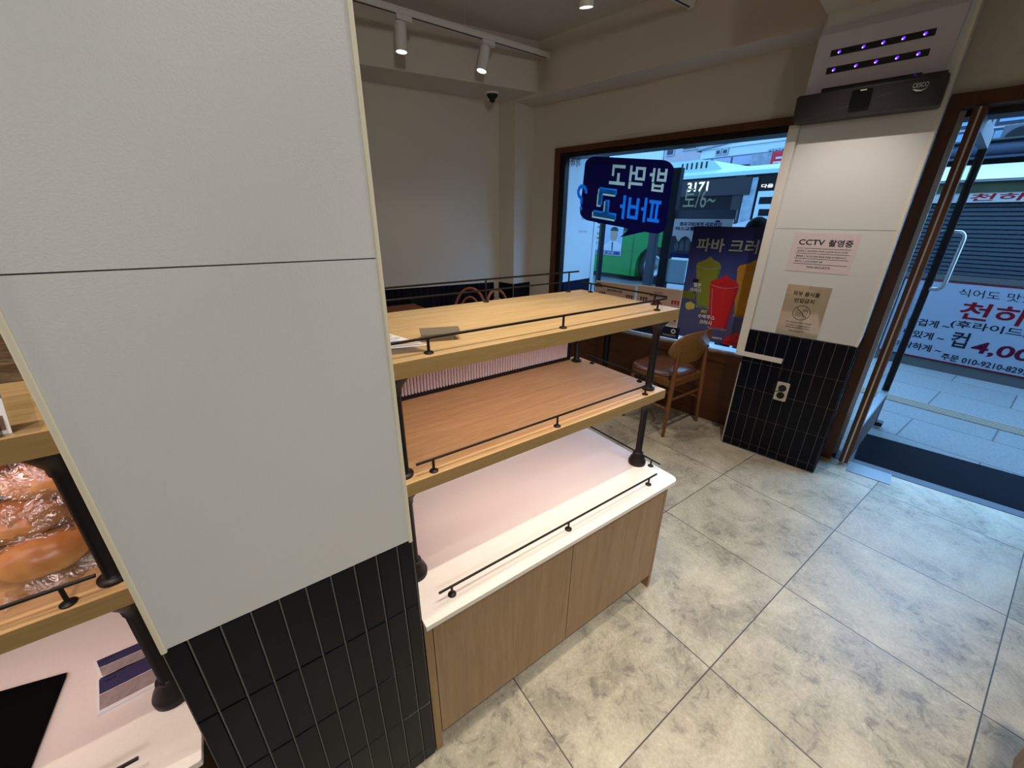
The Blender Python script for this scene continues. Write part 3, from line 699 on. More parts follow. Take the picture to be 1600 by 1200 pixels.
m = MB(); pts = [(-.95, .70, .574), (-.478, .766, .574), (-.463, 1.012, .574), (-.95, 1.14, .574)]
m.tube(pts, .003, 8, True); m.build('rim', MATS['matt_black'], tr)

# ------------------------------------------------------------------ ceiling tracks, camera dome
def track(lbl, x0, x1, y, z, wires, lamps):
    t = thing('ceiling_track', lbl, 'lighting track', (x1, y, z), group='white lighting tracks')
    m = MB(); m.box(x0, x1, y - .018, y + .018, z, z + .034); m.box(x1 - .004, x1 + .012, y - .02, y + .02, z - .003, z + .036); m.build('rail', M_white, t, bevel=.002)
    m = MB(); m.box(x0, x1 - .01, y - .006, y + .006, z - .0015, z + .001); m.build('slot', M_rubber, t)
    for x in wires:
        m = MB(); m.cyl((x, y, z + .03), (x, y, 2.81), .0016, n=8); m.build('suspension_wire', M_white, t)
    for x, lx, lab, tgt in lamps:
        sp = thing('track_spotlight', lab, 'spotlight', (x, y, z), group='white track spotlights')
        m = MB(); m.box(x - .035, x + .065, y - .017, y + .017, z - .03, z - .001); m.build('adapter', M_white, sp, bevel=.003)
        m = MB(); m.cyl((x - .01, y, z - .055), (x - .01, y, z - .028), .008); m.build('stem', M_white, sp)
        d = (Vector(tgt) - Vector((x, y, z))).normalized(); c0 = Vector((x - .01, y, z - .05)) - d * .012
        m = MB(); m.lathe(c0, [(.030, 0), (.036, .004), (.0375, .15), (.0375, .153), (.0345, .154), (.033, .147)], 28, d); m.build('lamp_body', M_white, sp, smooth=40)
        m = MB(); m.lathe(c0, [(.028, .1455), (.0325, .1475), (.0325, .1485), (.001, .1485)], 24, d); m.build('lens', M_lens, sp)
track('white lighting track in front of the bulkhead, with two lit spotlights', -1.2, 2.47, 3.0, 2.675, (.2, 1.73), [
    (1.27, 0, 'lit white spotlight on the rear track, the one nearer the pillar', (1.20, 2.98, .5)),
    (1.90, 0, 'lit white spotlight on the rear track, the one nearer the window, tilted', (1.62, 3.0, 1.5))])
track('white lighting track whose end shows at the top edge of the picture', -1.0, 2.655, 1.89, 2.69, (.5, 2.0), [
    (1.80, 0, 'lit white spotlight cut off by the top edge of the picture', (2.02, 2.05, 1.4))])
cd = thing('dome_camera', 'small black dome camera under the bulkhead by the pilaster', 'security camera', (2.162, 3.33, 2.47))
m = MB(); m.lathe((2.162, 3.33, 2.47), [(.052, 0), (.054, .010), (.050, .016)], 28, (0, 0, -1)); m.build('ceiling_ring', M_white, cd, smooth=40)
m = MB(); m.lathe((2.162, 3.33, 2.455), [(.048, 0), (.045, .010), (.032, .026), (.024, .030), (.022, .046), (.012, .056), (.002, .058)], 28, (0, 0, -1)); m.build('dome', M_rubber, cd, smooth=50)

# ------------------------------------------------------------------ insect trap on the column
ft = thing('insect_trap', 'wall-mounted insect light trap with violet diodes above the signs', 'insect trap', (2.907, .39, 1.99), 'W')
m = MB(); m.prism([(2.907, .665, 2.08), (2.885, .66, 2.08), (2.868, .652, 2.36), (2.885, .648, 2.395), (2.907, .648, 2.40)], (0, -.52, 0))
gp = m.build('glow_plate', mat('lilac_grey_plastic', lin(206, 202, 214), .45), ft, bevel=.004)
for za, us in ((2.283, (.553, .460, .388, .318, .246)), (2.212, (.558, .470, .395, .320, .248)), (2.126, (.236,))):
    wz = 2.8705 + (2.36 - za) * .045
    m = MB(); m.box(wz - .004, wz + .001, .212, .588, za - .0165, za + .0095); m.build('slot', M_rubber, gp)
    for u in us:
        m = MB(); m.use(0)
        m.prism([(wz - .0040, u + r_ * math.cos(t * PI / 8), za - .003 + r_ * math.sin(t * PI / 8)) for t in range(16) for r_ in ((.0085 if t % 2 == 0 else .0035),)], (-.001, 0, 0))
        m.use(1); m.prism([(wz - .0049, u + .003 + .0022 * math.cos(t * PI / 3), za - .006 + .0022 * math.sin(t * PI / 3)) for t in range(6)], (-.0012, 0, 0))
        m.build('diode', [M_uv, M_uvw], gp)
m = MB(); m.prism([(2.80, p[0], p[1]) for p in rrect(.112, .672, 1.985, 2.102, .012)], (.107, 0, 0))
for v in m.bm.verts:
    if v.co.z < 2.03 and v.co.x < 2.85: v.co.x += .018
m.box(2.83, 2.90, .125, .575, 2.10, 2.118)
hs = m.build('tray_housing', mat('anthracite_plastic', (.022, .020, .022), .42), ft, bevel=.003)
m = MB(); m.prism([(2.7995, p[0], p[1]) for p in rrect(.364, .442, 2.018, 2.089, .006)], (-.0015, 0, 0)); m.build('glossy_window', mat('gloss_black', (.004, .004, .005), .08), ft)
m = MB(); m.box(2.7965, 2.7978, .388, .412, 2.083, 2.087); m.build('status_light', M_grey, ft)
m = MB(); m.text('CESCO', (2.7985, .224, 2.062), (0, -1, 0), (0, 0, 1), .017, .052); 
m.prism([(2.7988, .222, 2.058), (2.7988, .19, 2.050), (2.7988, .168, 2.060), (2.7988, .19, 2.046), (2.7988, .21, 2.048)], (-.0004, 0, 0)); m.build('lettering', M_grey, ft)

# ------------------------------------------------------------------ signs on the column
UX, UZ = Vector((0, -1, 0)), Vector((0, 0, 1))
def pane_rect(m, wv, u0, u1, z0, z1, t=.0012): m.box(wv - t, wv, min(u0, u1), max(u0, u1), z0, z1)
cs = thing('notice_sheet', 'pale pink CCTV notice sheet, upper of the two on the column', 'sign', (2.906, .39, 1.234), 'W')
m = MB(); pane_rect(m, 2.9062, .243, .543, 1.234, 1.444); m.build('sheet', M_pink, cs)
wv = 2.9043; m = MB()
m.text('CCTV', (wv, .512, 1.381), UX, UZ, .029, .122, bold=.02); m.text('촬영중', (wv, .372, 1.376), UX, UZ, .036, .108, bold=.018)
for z in (1.362, 1.334, 1.306, 1.277): m.box(wv - .0003, wv, .262, .514, z, z + .0016)
m.box(wv - .0003, wv, .4665, .4675, 1.279, 1.360)
for z, a, b in ((1.342, '설치목적', '매장(영업장)의 화재 및 안전관리를 위한 감시 및 예방'), (1.314, '촬영범위', '계산 및 진열대, 출입문 주변을 모두 촬영 24시간'), (1.286, '촬영시간', '24시간 연속촬영 / 녹화')):
    m.text(a, (wv, .508, z), UX, UZ, .0105, .034, bold=.01); m.text(b, (wv, .460, z), UX, UZ, .0105, .185 if '24시간 연속' not in b else .085, bold=.008)
m.text('PARIS BAGUETTE', (wv, .443, 1.2565), UX, UZ, .0095, .110, bold=.012); m.build('lettering', M_ink, cs)
fs = thing('notice_card', 'beige no outside food notice card, lower of the two on the column', 'sign', (2.906, .40, .858), 'W')
m = MB(); pane_rect(m, 2.9062, .293, .508, .858, 1.157, .002); m.build('sheet', M_beige, fs)
m = MB(); pane_rect(m, 2.9036, .293, .508, .858, 1.157, .0006)
m.build('clear_cover', M_clear, fs)
wv = 2.9028; m = MB()
m.text('외부 음식물', (wv, .470, 1.096), UX, UZ, .026, .130, bold=.016); m.text('반입금지', (wv, .455, 1.056), UX, UZ, .026, .098, bold=.016)
def ring(cu, cz, r0, r1, n=32):
    for i in range(n):
        a, b = 2 * PI * i / n, 2 * PI * (i + 1) / n
        m.poly([(wv, cu + r * math.cos(t), cz + r * math.sin(t)) for r, t in ((r0, a), (r1, a), (r1, b), (r0, b))])
def line2(pts, t=.0016):
    for (a, b), (c, d) in zip(pts, pts[1:]):
        dx, dy = c - a, d - b; L = math.hypot(dx, dy); nx, ny = -dy / L * t / 2, dx / L * t / 2
        m.poly([(wv, a + nx, b + ny), (wv, c + nx, d + ny), (wv, c - nx, d - ny), (wv, a - nx, b - ny)])
ring(.403, .998, .0415, .0440)
line2([(.434, 1.028), (.372, .968)], .0026)
line2([(.432, .997), (.428, 1.007), (.418, 1.012), (.408, 1.007), (.404, .997), (.432, .997)]); line2([(.434, .991), (.402, .991)]); line2([(.433, .985), (.403, .985), (.405, .978), (.431, .978), (.433, .985)])
line2([(.398, 1.012), (.374, 1.012), (.378, .978), (.394, .978), (.398, 1.012)]); line2([(.400, 1.017), (.372, 1.017)]); line2([(.388, 1.017), (.382, 1.034)])
for z, s, wd in ((.934, 'No outside food or drink!', .130), (.916, '외부 음식물은 매장 내 반입을 금지합니다', .124), (.902, '쾌적한 매장 환경을 위해 협조 부탁드립니다', .124), (.880, 'PARIS BAGUETTE', .078)):
    m.text(s, (wv, .403 + wd / 2, z), UX, UZ, .0088, wd, bold=.012)
m.build('lettering', mat('dark_brown_ink', lin(60, 48, 40), .6), fs)

# ------------------------------------------------------------------ posters and stickers on the shop window
def strokes(m, wv, rects, u0, z0, wd, ht, slant=0):
    """block letters: rects in a unit square (x right as printed), mirrored so that the street reads them"""
    for x0, y0, x1, y1 in rects:
        q = [(x0, y0), (x1, y0), (x1, y1), (x0, y1)]
        m.poly([(wv, u0 + x * wd, z0 + y * ht + slant * (x * wd)) for x, y in q])
G = {'밥': [(0, .45, .14, 1), (.42, .45, .56, 1), (.14, .72, .42, .84), (.14, .45, .42, .57), (.70, .40, .84, 1), (.84, .64, 1, .78), (.10, 0, .24, .36), (.66, 0, .80, .36), (.24, .20, .66, .30), (.24, 0, .66, .10)],
     '먹': [(0, .40, .14, .96), (.44, .40, .58, .96), (.14, .84, .44, .96), (.14, .40, .44, .52), (.78, .32, .92, 1), (.58, .62, .78, .74), (.10, .18, .92, .30), (.78, 0, .92, .18)],
     '고': [(.06, .82, .86, .98), (.72, .42, .86, .82), (.36, .16, .52, .58), (0, 0, 1, .16)],
     '파': [(0, .80, .62, .94), (0, .06, .62, .20), (.12, .20, .25, .80), (.37, .20, .50, .80), (.72, 0, .86, 1), (.86, .46, 1, .60)],
     '바': [(0, .06, .15, .94), (.43, .06, .58, .94), (.15, .50, .43, .64), (.15, .06, .43, .20), (.72, 0, .86, 1), (.86, .46, 1, .60)]}
bb_ = thing('speech_bubble_sticker', 'big navy speech bubble sticker with mirrored white and blue letters on the window glass', 'sticker', (3.23, 1.88, 1.4), 'W')
cor = [(2.275, 2.008), (1.475, 1.912), (1.470, 1.392), (2.300, 1.508)]
def bub(sx, sy):   # unit square on the bubble, x from low u to high u, y up
    a = Vector(cor[2]).lerp(Vector(cor[3]), sx); b = Vector(cor[1]).lerp(Vector(cor[0]), sx); return a.lerp(b, sy)
out = [bub(p[0], p[1]) for p in rrect(0, 1, 0, 1, .13, 8)]
i0 = min(range(len(out)), key=lambda i: abs(out[i][0] - 1.70) + abs(out[i][1] - 1.42))
tail = [(1.665, 1.405), (1.862, 1.366), (1.80, 1.43)]
def letters(parts, w0, w1):
    """block letters as thin solids between depths w0 and w1"""
    m = MB()
    for mi, rects, u0, z0, wd, ht, sl in parts:
        m.use(mi)
        for rc in rects:
            q = rc if isinstance(rc, list) else ((rc[0], rc[1]), (rc[2], rc[1]), (rc[2], rc[3]), (rc[0], rc[3]))
            m.prism([(w0, u0 + x * wd, z0 + y * ht + sl * x * wd) for x, y in q], (w1 - w0, 0, 0))
    return m
SL = .12
WH = [(0, G['밥'], 1.522, 1.700, .140, .160, SL), (0, G['먹'], 1.700, 1.722, .150, .168, SL), (0, G['고'], 1.872, 1.762, .150, .150, SL)]
GO = [(.06, .80, .86, 1), (.68, .38, .88, .82), (.34, .14, .54, .60), (-.02, -.04, 1.06, .18)]
BL = [(0, G['파'], 1.535, 1.472, .165, .180, SL), (0, G['바'], 1.722, 1.494, .172, .180, SL), (0, GO, 1.925, 1.512, .215, .225, .13)]
arc_ = lambda t, r: (.46 + r * 1.05 * math.cos(math.radians(t)), .70 + r * .62 * math.sin(math.radians(t)))
QM = [[arc_(t, .24), arc_(t, .48), arc_(t - 31, .48), arc_(t - 31, .24)] for t in range(190, -80, -30)] + [(.36, .26, .60, .50), [(.48 + .14 * math.cos(k * PI / 5), .09 + .085 * math.sin(k * PI / 5)) for k in range(10)]]
BL.append((0, QM, 2.236, 1.572, .112, .215, .10))
SH = [(0, GO, 1.937, 1.500, .215, .225, .13)]
def bubble_mesh():
    m = MB(); o3 = [(3.2318, p[0], p[1]) for p in out]
    # one outline with the tail spliced in at the lower edge
    k0 = min(range(len(out)), key=lambda i: (out[i] - Vector((1.470, 1.392))).length); 
    lo = [i for i in range(len(out)) if out[i][1] < 1.56]
    n_ = len(out); best = max(range(n_), key=lambda i: (out[i] - out[(i + 1) % n_]).length if (out[i][1] + out[(i + 1) % n_][1]) / 2 < 1.50 else 0)
    a, b = out[best], out[(best + 1) % n_]
    at = lambda u: a + (b - a) * ((u - a[0]) / (b[0] - a[0]))
    t3 = [at(1.645), Vector((1.862, 1.366)), at(1.785)]
    if a[0] > b[0]: t3 = t3[::-1]
    pts = out[:best + 1] + t3 + out[best + 1:]
    m.prism([(3.2318, p[0], p[1]) for p in pts], (-.0010, 0, 0)); return m
bub_o = bubble_mesh().build('bubble', M_bnavy, bb_)
cut = letters([(0, *p[1:]) for p in WH + BL + SH], 3.2290, 3.2340).build('cutter', M_bnavy, bb_)
md = bub_o.modifiers.new('cut', 'BOOLEAN'); md.operation = 'DIFFERENCE'; md.object = cut; md.solver = 'EXACT'; md.use_self = True
bpy.context.view_layer.update()
me_ = bpy.data.meshes.new_from_object(bub_o.evaluated_get(bpy.context.evaluated_depsgraph_get()))
bub_o.modifiers.clear(); bub_o.data = me_
bpy.data.objects.remove(cut)
for q_ in WH: letters([q_], 3.2317, 3.2309).build('white_letter', M_bwhite, bb_)
for q_ in BL: letters([q_], 3.2317, 3.2309).build('blue_letter', M_blue, bb_)
m = letters(SH, 3.2318, 3.23125); m.build('grey_lettering', M_bwhite, bb_)

po = thing('drink_poster', 'tall navy drink poster with three coloured smoothies on the window beside the column', 'poster', (3.226, .95, .63), 'W')
pg = bpy.data.materials.new('navy_gradient_print'); pg.use_nodes = True
n = pg.node_tree.nodes; l = pg.node_tree.links; tc = n.new('ShaderNodeTexCoord'); sp = n.new('ShaderNodeSeparateXYZ'); l.new(tc.outputs['Object'], sp.inputs[0])
r = n.new('ShaderNodeValToRGB'); e = r.color_ramp.elements; e[0].position = .0; e[0].color = lin(66, 70, 116); e[1].position = .84; e[1].color = lin(6, 9, 62)
for p_, c_ in ((.14, (84, 86, 132)), (.30, (78, 80, 132)), (.33, (74, 82, 142)), (.52, (64, 76, 142)), (.72, (16, 24, 90))): x = e.new(p_); x.color = lin(*c_)
l.new(sp.outputs['Z'], r.inputs['Fac']); l.new(r.outputs['Color'], n['Principled BSDF'].inputs['Base Color']); n['Principled BSDF'].inputs['Roughness'].default_value = .4
m = MB(); m.box(3.2290, 3.2300, .655, 1.252, .632, 1.466); m.build('sheet', pg, po)
C_g, C_g2 = mat('melon_green_print', lin(132, 140, 52), .4), mat('dark_green_print', lin(112, 122, 40), .4)
C_r, C_r2 = mat('watermelon_red_print', lin(204, 34, 44), .4), mat('deep_red_print', lin(172, 22, 34), .4)
C_y, C_y2 = mat('mango_yellow_print', lin(196, 136, 22), .4), mat('dark_yellow_print', lin(176, 112, 14), .4)
C_gl = mat('glass_base_print', lin(150, 150, 172), .3)
def cup(ul, ur, bl_, br, zt, zb, ztop, tl, L):
    """printed tumbler with swirl; u of left/right rim and base, tl = sideways lean"""
    m = MB(); y = 3.2286 - .0005 * L
    lerp = lambda a, b, t: a + (b - a) * t
    m.use(2); m.poly([(y, bl_ + .006, zb - .012), (y, br - .006, zb - .012), (y, br - .004, zb + .004), (y, bl_ + .004, zb + .004)])
    m.use(0); k = 12
    body = [(y, ul, zt), (y, ur, zt)] + [(y, lerp(br, bl_, i / k), zb - .012 * math.sin(PI * i / k)) for i in range(k + 1)]
    m.poly(body)
    y -= .0002; m.use(1); m.poly([(y, lerp(ul, ur, .90), zt), (y, ur, zt), (y, br, zb), (y, lerp(bl_, br, .90), zb - .004)])
    m.use(2); m.poly([(y, lerp(ul, ur, .10), zt - .03), (y, lerp(ul, ur, .125), zt - .03), (y, lerp(bl_, br, .13), zb + .03), (y, lerp(bl_, br, .11), zb + .03)])
    y -= .0002; h = ztop - zt; m.use(0)
    prof = [(.0, .0), (.015, .22), (.06, .38), (.15, .48), (.25, .57), (.33, .66), (.40, .78), (.46, .95), (.52, 1.0), (.56, .92), (.62, .76), (.72, .65), (.82, .56), (.91, .44), (.97, .24), (1.0, 0)]
    m.poly([(y, lerp(ul, ur, a), zt + h * b) for a, b in prof] + [(y, lerp(ur, ul, i / k), zt - .020 * math.sin(PI * i / k)) for i in range(k + 1)])
    m.use(2); rimp = [(y - .0002, lerp(ul, ur, i / k), zt - .020 * math.sin(PI * i / k)) for i in range(k + 1)]; m.poly(rimp + [(p[0], p[1], p[2] + .0035) for p in rimp[::-1]])
    m.use(1); y -= .0004
    for q, a0, a1 in ((.16, .12, .88), (.40, .24, .78), (.64, .36, .68)):
        top = [(y, lerp(ul, ur, a0 + (a1 - a0) * i / 8), zt + h * (q + .08 * i / 8) - .010 * math.sin(PI * i / 8)) for i in range(9)]
        m.poly(top + [(y, p[1], p[2] - .005 * math.sin(PI * (8 - i) / 8) - .0008) for i, p in enumerate(top[::-1])])
    return m
cup(1.185, 1.005, 1.128, 1.030, 1.185, .890, 1.258, 0, 0).build('green_drink', [C_g, C_g2, C_gl], po)
cup(.895, .690, .850, .735, 1.185, .862, 1.255, 0, 0).build('yellow_drink', [C_y, C_y2, C_gl], po)
cup(1.060, .858, 1.012, .885, 1.062, .745, 1.138, 0, 3).build('red_drink', [C_r, C_r2, C_gl], po)
m = MB(); y = 3.2280
m.use(0); m.poly([(y, .890, .632), (y, .875, .690), (y, .80, .735), (y, .72, .765), (y, .655, .77), (y, .655, .632)])
m.use(1); m.poly([(y - .0003, .90, .640), (y - .0003, .86, .665), (y - .0003, .76, .66), (y - .0003, .655, .69), (y - .0003, .655, .650), (y - .0003, .78, .640)])
m.use(2)
for u, z in ((.80, .70), (.76, .68), (.72, .71), (.745, .735)): m.poly([(y - .0005, u + .008, z), (y - .0005, u, z + .006), (y - .0005, u - .008, z), (y - .0005, u, z - .006)])
m.build('fruit_print', [C_r, C_r2, M_ink], po)
m = MB(); m.use(0); m.poly([(y, 1.214, .90), (y, 1.178, .915), (y, 1.140, .895), (y, 1.145, .862), (y, 1.19, .848), (y, 1.212, .866)])
m.use(1); m.poly([(y + .0002, 1.252, .935), (y + .0002, 1.252, .985), (y + .0002, 1.20, 1.0), (y + .0002, 1.15, .975), (y + .0002, 1.15, .935)]); m.build('melon_print', [mat('melon_cube_print', lin(206, 196, 92), .4), C_g2], po)
m = MB(); wv = 3.2262
m.use(1); m.text('파바 크러시', (wv + .0003, 1.212, 1.286), UX, UZ, .104, .522, bold=.050); m.use(0); m.text('파바 크러시', (wv, 1.208, 1.292), UX, UZ, .094, .512, bold=.018)
m.build('title_lettering', [mat('silver_letter_print', lin(150, 158, 150), .4), M_ink], po)
LT = [M_paper, mat('lime_print', lin(226, 222, 40), .4), M_ink, M_navy]
for rows_ in (((('멜론', 1.178, 1.030, .031, .058), ('크러시', 1.202, .992, .031, .085))), (('수박주스', 1.102, .800, .033, .125), ('크러시', 1.085, .757, .033, .092)), (('바나나', .770, 1.005, .031, .085), ('크러시', .785, .968, .031, .085))):
    m = MB()
    for s_, u_, z_, h_, w_ in rows_:
        m.use(2); m.text(s_, (wv + .0003, u_, z_), UX, UZ, h_, w_, bold=.06); m.use(0); m.text(s_, (wv, u_, z_), UX, UZ, h_, w_, bold=.022)
    if rows_[0][0] == '수박주스': m.use(1); m.text('BEST', (wv, 1.085, .843), UX, UZ, .022, .045, bold=.03)
    if rows_[0][0] == '멜론': m.use(3); m.poly([(wv, 1.19, 1.066), (wv, 1.145, 1.066), (wv, 1.145, 1.090), (wv, 1.19, 1.090)])
    m.build('drink_name', LT, po)
m = MB(); m.text('PARIS BAGUETTE', (wv, 1.02, .662), UX, UZ, .014, .125, bold=.02); m.build('maker_name', M_paper, po)

mn = []
tanp = mat('tan_menu_print', lin(206, 176, 156), .45)
for (ul, ur, zt, lbl, ttl) in ((2.062, 1.652, .967, 'left tan drink menu sheet at the foot of the window, behind the display rack', 'WARM'), (1.642, 1.252, .975, 'tan cool beverage menu sheet at the window foot beside the navy drink poster', 'COOL')):
    t = thing('menu_sheet', lbl, 'poster', (3.228, (ul + ur) / 2, .69), 'W', group='tan menu sheets at the foot of the window')
    m = MB(); m.box(3.2288, 3.2300, ur, ul, .690, zt + .02); m.build('sheet', M_paper, t)
    m = MB(); m.box(3.2282, 3.2287, ur + .006, ul - .006, .696, zt + .012); m.build('print', tanp, t)
    m = MB(); wv = 3.2276; cu = (ul + ur) / 2; m.use(0)
    m.text(ttl, (wv, cu + .038, zt - .034), UX, UZ, .014, .076, bold=.02); m.text('BEVERAGE', (wv, cu + .075, zt - .062), UX, UZ, .020, .150, bold=.03)
    m.build('heading', M_ink, t); m = MB(); m.use(0)
    for a, b in ((-.17, .06), (.09, .05), (-.16, -.12), (.10, -.10), (-.02, -.14)):
        m.box(wv - .0002, wv, cu + a, cu + a + .05, zt - .075 + b - .06, zt - .072 + b - .06)
    m.build('small_print', M_ink, t)
    pm = [C_r2, mat('brown_drink_print_' + ttl.lower(), lin(92, 56, 40), .5)]
    spots_ = [(cu + .15 - .024 * k, zt - .11) for k in range(3)] + [(cu - .125 - .024 * k, zt - .105) for k in range(3)] + [(cu + .16, zt - .20), (cu - .10, zt - .21), (cu - .15, zt - .215), (cu - .17, zt - .245)]
    for k, (u, z) in enumerate(spots_):
        m = MB(); m.poly([(wv, u + .009, z + .034), (wv, u - .009, z + .034), (wv, u - .006, z), (wv, u + .006, z)])
        m.build('printed_drink', pm[0] if ttl == 'COOL' and k in (3, 4, 5) else pm[1], t)
    m = MB()
    m.poly([(wv, (cu if ttl == 'COOL' else ul - .035) + .045 * math.cos(a * PI / 6), zt - (.125 if ttl == 'COOL' else .035) + .035 * abs(math.sin(a * PI / 6))) for a in range(7)])
    m.build('printed_fruit', C_r2 if ttl == 'COOL' else pm[1], t)
st = thing('dark_strip_sticker', 'dark blue information strip along the foot of the window under the tan menus', 'sticker', (3.228, 1.6, .592), 'W')
m = MB(); m.box(3.2288, 3.2298, 1.225, 2.06, .594, .688); m.build('strip', mat('dark_navy_print', lin(18, 20, 40), .4), st)
m = MB(); wv = 3.2282
for i in range(20):
    a, b = 2 * PI * i / 20, 2 * PI * (i + 1) / 20; m.poly([(wv, 1.275 + r * math.cos(t), .655 + r * math.sin(t)) for r, t in ((.009, a), (.02, a), (.02, b), (.009, b))])
m.text('PARIS BAGUETTE', (wv, 1.36, .61), UX, UZ, .014, .11); m.build('print', M_grey, st)

# ------------------------------------------------------------------ chair by the window
ch = thing('dining_chair', 'brown bentwood-back chair with leather seat standing by the window panelling', 'chair', (2.67, 1.65, 0))
cx = 2.669
def tleg(foot, top, r0, rm, r1):
    f, t = Vector(foot), Vector(top); m = MB(); N = 10
    m.tube([f.lerp(t, i / N) for i in range(N + 1)], [r0 + (rm - r0) * (i / 6) if i <= 6 else rm + (r1 - rm) * ((i - 6) / 4) for i in range(N + 1)], 14)
    m.lathe(f, [(r0 * .95, -.0), (r0 * 1.15, .002), (r0 * 1.15, .012)], 14) if f.z > .001 else None
    return m
tleg((2.447, 1.452, .001), (2.490, 1.470, .66), .011, .019, .011).build('rear_leg', M_cleg, ch, smooth=50)
tleg((2.891, 1.452, .001), (2.848, 1.470, .66), .011, .019, .011).build('rear_leg', M_cleg, ch, smooth=50)
tleg((2.475, 1.850, .001), (2.500, 1.82, .425), .011, .018, .015).build('front_leg', M_cleg, ch, smooth=50)
tleg((2.863, 1.850, .001), (2.838, 1.82, .425), .011, .018, .015).build('front_leg', M_cleg, ch, smooth=50)
def seatp(k, z):
    out = []
    for i in range(40):
        t = 2 * PI * i / 40; c, s = math.cos(t), math.sin(t); e = 2 / 2.9
        x = abs(c) ** e * math.copysign(1, c); y = abs(s) ** e * math.copysign(1, s)
        out.append((cx + (.215 + .022 * y) * k * x, 1.675 + .205 * k * y, z))
    return out
m = MB(); m.prism(seatp(.99, .428), (0, 0, .016)); m.build('seat_board', M_chair, ch, smooth=40)
m = MB(); rings = [seatp(k, z) for k, z in ((.97, .444), (1.0, .452), (.985, .463), (.93, .468), (.80, .4695), (.5, .466), (.02, .462))]
vr = [[m.bm.verts.new(p) for p in r_] for r_ in rings]
for a, b in zip(vr, vr[1:]):
    for i in range(40): m.face([a[i], a[(i + 1) % 40], b[(i + 1) % 40], b[i]])
m.face(vr[0][::-1]); m.face(vr[-1]); m.build('seat_cushion', M_leather, ch, smooth=60)
m = MB()
for p0, p1 in (((2.482, 1.468), (2.50, 1.82)), ((2.856, 1.468), (2.838, 1.82)), ((2.49, 1.475), (2.85, 1.475)), ((2.505, 1.82), (2.835, 1.82))):
    a, b = Vector((*p0, .385)), Vector((*p1, .385)); d = (b - a).normalized(); s_ = Vector((-d.y, d.x, 0)) * .009
    m.prism([a + s_, b + s_, b - s_, a - s_], (0, 0, .045))
m.build('seat_frame', M_cleg, ch)
for p0, p1, zz in (((2.464, 1.462), (2.487, 1.84), .215), ((2.874, 1.462), (2.851, 1.84), .215), ((2.475, 1.66), (2.863, 1.66), .215), ((2.478, 1.465), (2.86, 1.465), .285)):
    m = MB(); m.cyl((*p0, zz), (*p1, zz), .009, n=12); m.build('stretcher', M_cleg, ch, smooth=50)
m = MB()
def backf(u, v):
    a = (u - .5) * 2; b = (v - .5) * 2
    hw = .262 * (1 - .20 * abs(b) ** 2.6); x = cx + hw * a
    zc = .672 + .118 * b * math.sqrt(max(.0, 1 - (abs(a) ** 3.2) * .72)) + .010 * a * a
    return (x, 1.452 + .055 * a * a - .030 * b * .6 - .012, zc)
m.grid(backf, 36, 12, lambda u, v: (0, -.011, 0)); m.build('backrest', M_chair, ch, smooth=50)
m = MB()
for sx in (-.168, .168): m.lathe((cx + sx, 1.452, .645), [(.007, 0), (.007, .006), (.004, .008)], 12, (0, -1, 0))
m.build('screw', M_steel, ch)

# bentwood chairs at the wall table
def bentwood(loc, rot, lbl):
    t = thing('bentwood_chair', lbl, 'chair', (0, 0, 0), group='bentwood chairs at the wall table')
    def hoop(w0, h, zb, r, yo):
        pts = []
        for i in range(29):
            a = PI * i / 28; x = -w0 * math.cos(a) * (1 if True else 0); z = zb + (h - zb) * math.sin(a) ** .62
            pts.append((x, yo - .06 * (z - .46) / .44, z))
        m = MB(); m.tube(pts, r, 12); return m
    hoop(.185, .895, .44, .0125, -.175).build('back_hoop', M_bent, t, smooth=60)
    hoop(.125, .815, .44, .0105, -.172).build('inner_hoop', M_bent, t, smooth=60)
    m = MB(); m.lathe((0, 0, .44), [(.19, 0), (.205, .006), (.205, .024), (.19, .030), (.05, .028)], 36); m.build('seat', M_bent, t, smooth=40)
    for x, y in ((-.15, -.15), (.15, -.15), (-.14, .14), (.14, .14)):
        m = MB(); m.tube([(x * 1.22, y * 1.25, .001), (x, y, .44)], [.011, .016], 12); m.build('leg', M_bent, t, smooth=60)
    m = MB(); m.tube([(.165 * math.cos(2 * PI * i / 28), .165 * math.sin(2 * PI * i / 28), .22) for i in range(28)], .008, 8, True); m.build('ring_stretcher', M_bent, t, smooth=60)
    t.location = loc; t.rotation_euler = (0, 0, rot)
bentwood((1.69, 3.19, 0), math.radians(120), 'red-brown bentwood chair at the wall table, the one nearer the back wall')
bentwood((2.116, 2.90, 0), math.radians(197), 'red-brown bentwood chair at the wall table, the one nearer the display rack')
def table(lbl, x0, x1, y0, y1, z, px, py, mt):
    t = thing('cafe_table', lbl, 'table', (px, py, 0), group='cafe tables')
    m = MB(); m.prism([(p[0], p[1], z - .026) for p in rrect(x0, x1, y0, y1, .012, 4)], (0, 0, .026)); m.build('table_top', mt, t, bevel=.002)
    m = MB(); m.cyl((px, py, .02), (px, py, z - .026), .026, n=18); m.build('pedestal', M_black, t, smooth=50)
    m = MB(); m.lathe((px, py, 0), [(.20, 0), (.20, .008), (.06, .018), (.03, .03)], 32); m.build('foot', M_black, t, smooth=40)
table('brown cafe table with a black pedestal under the shop window', 2.36, 2.80, 1.97, 2.46, .735, 2.592, 2.205, M_table)
table('brown wooden table against the back wall behind the display rack', .75, 1.435, 3.02, 3.60, .752, 1.09, 3.30, M_table)

# wooden stand whose corner shows bottom right
m = MB(); m.box(1.22, 1.648, -.78, -.345, .0, .80); m.build('wooden_stand', M_side, base=(1.44, -.56, 0), label='brown wooden stand whose foot corner shows at the lower right edge', cat='stand', bevel=.004)

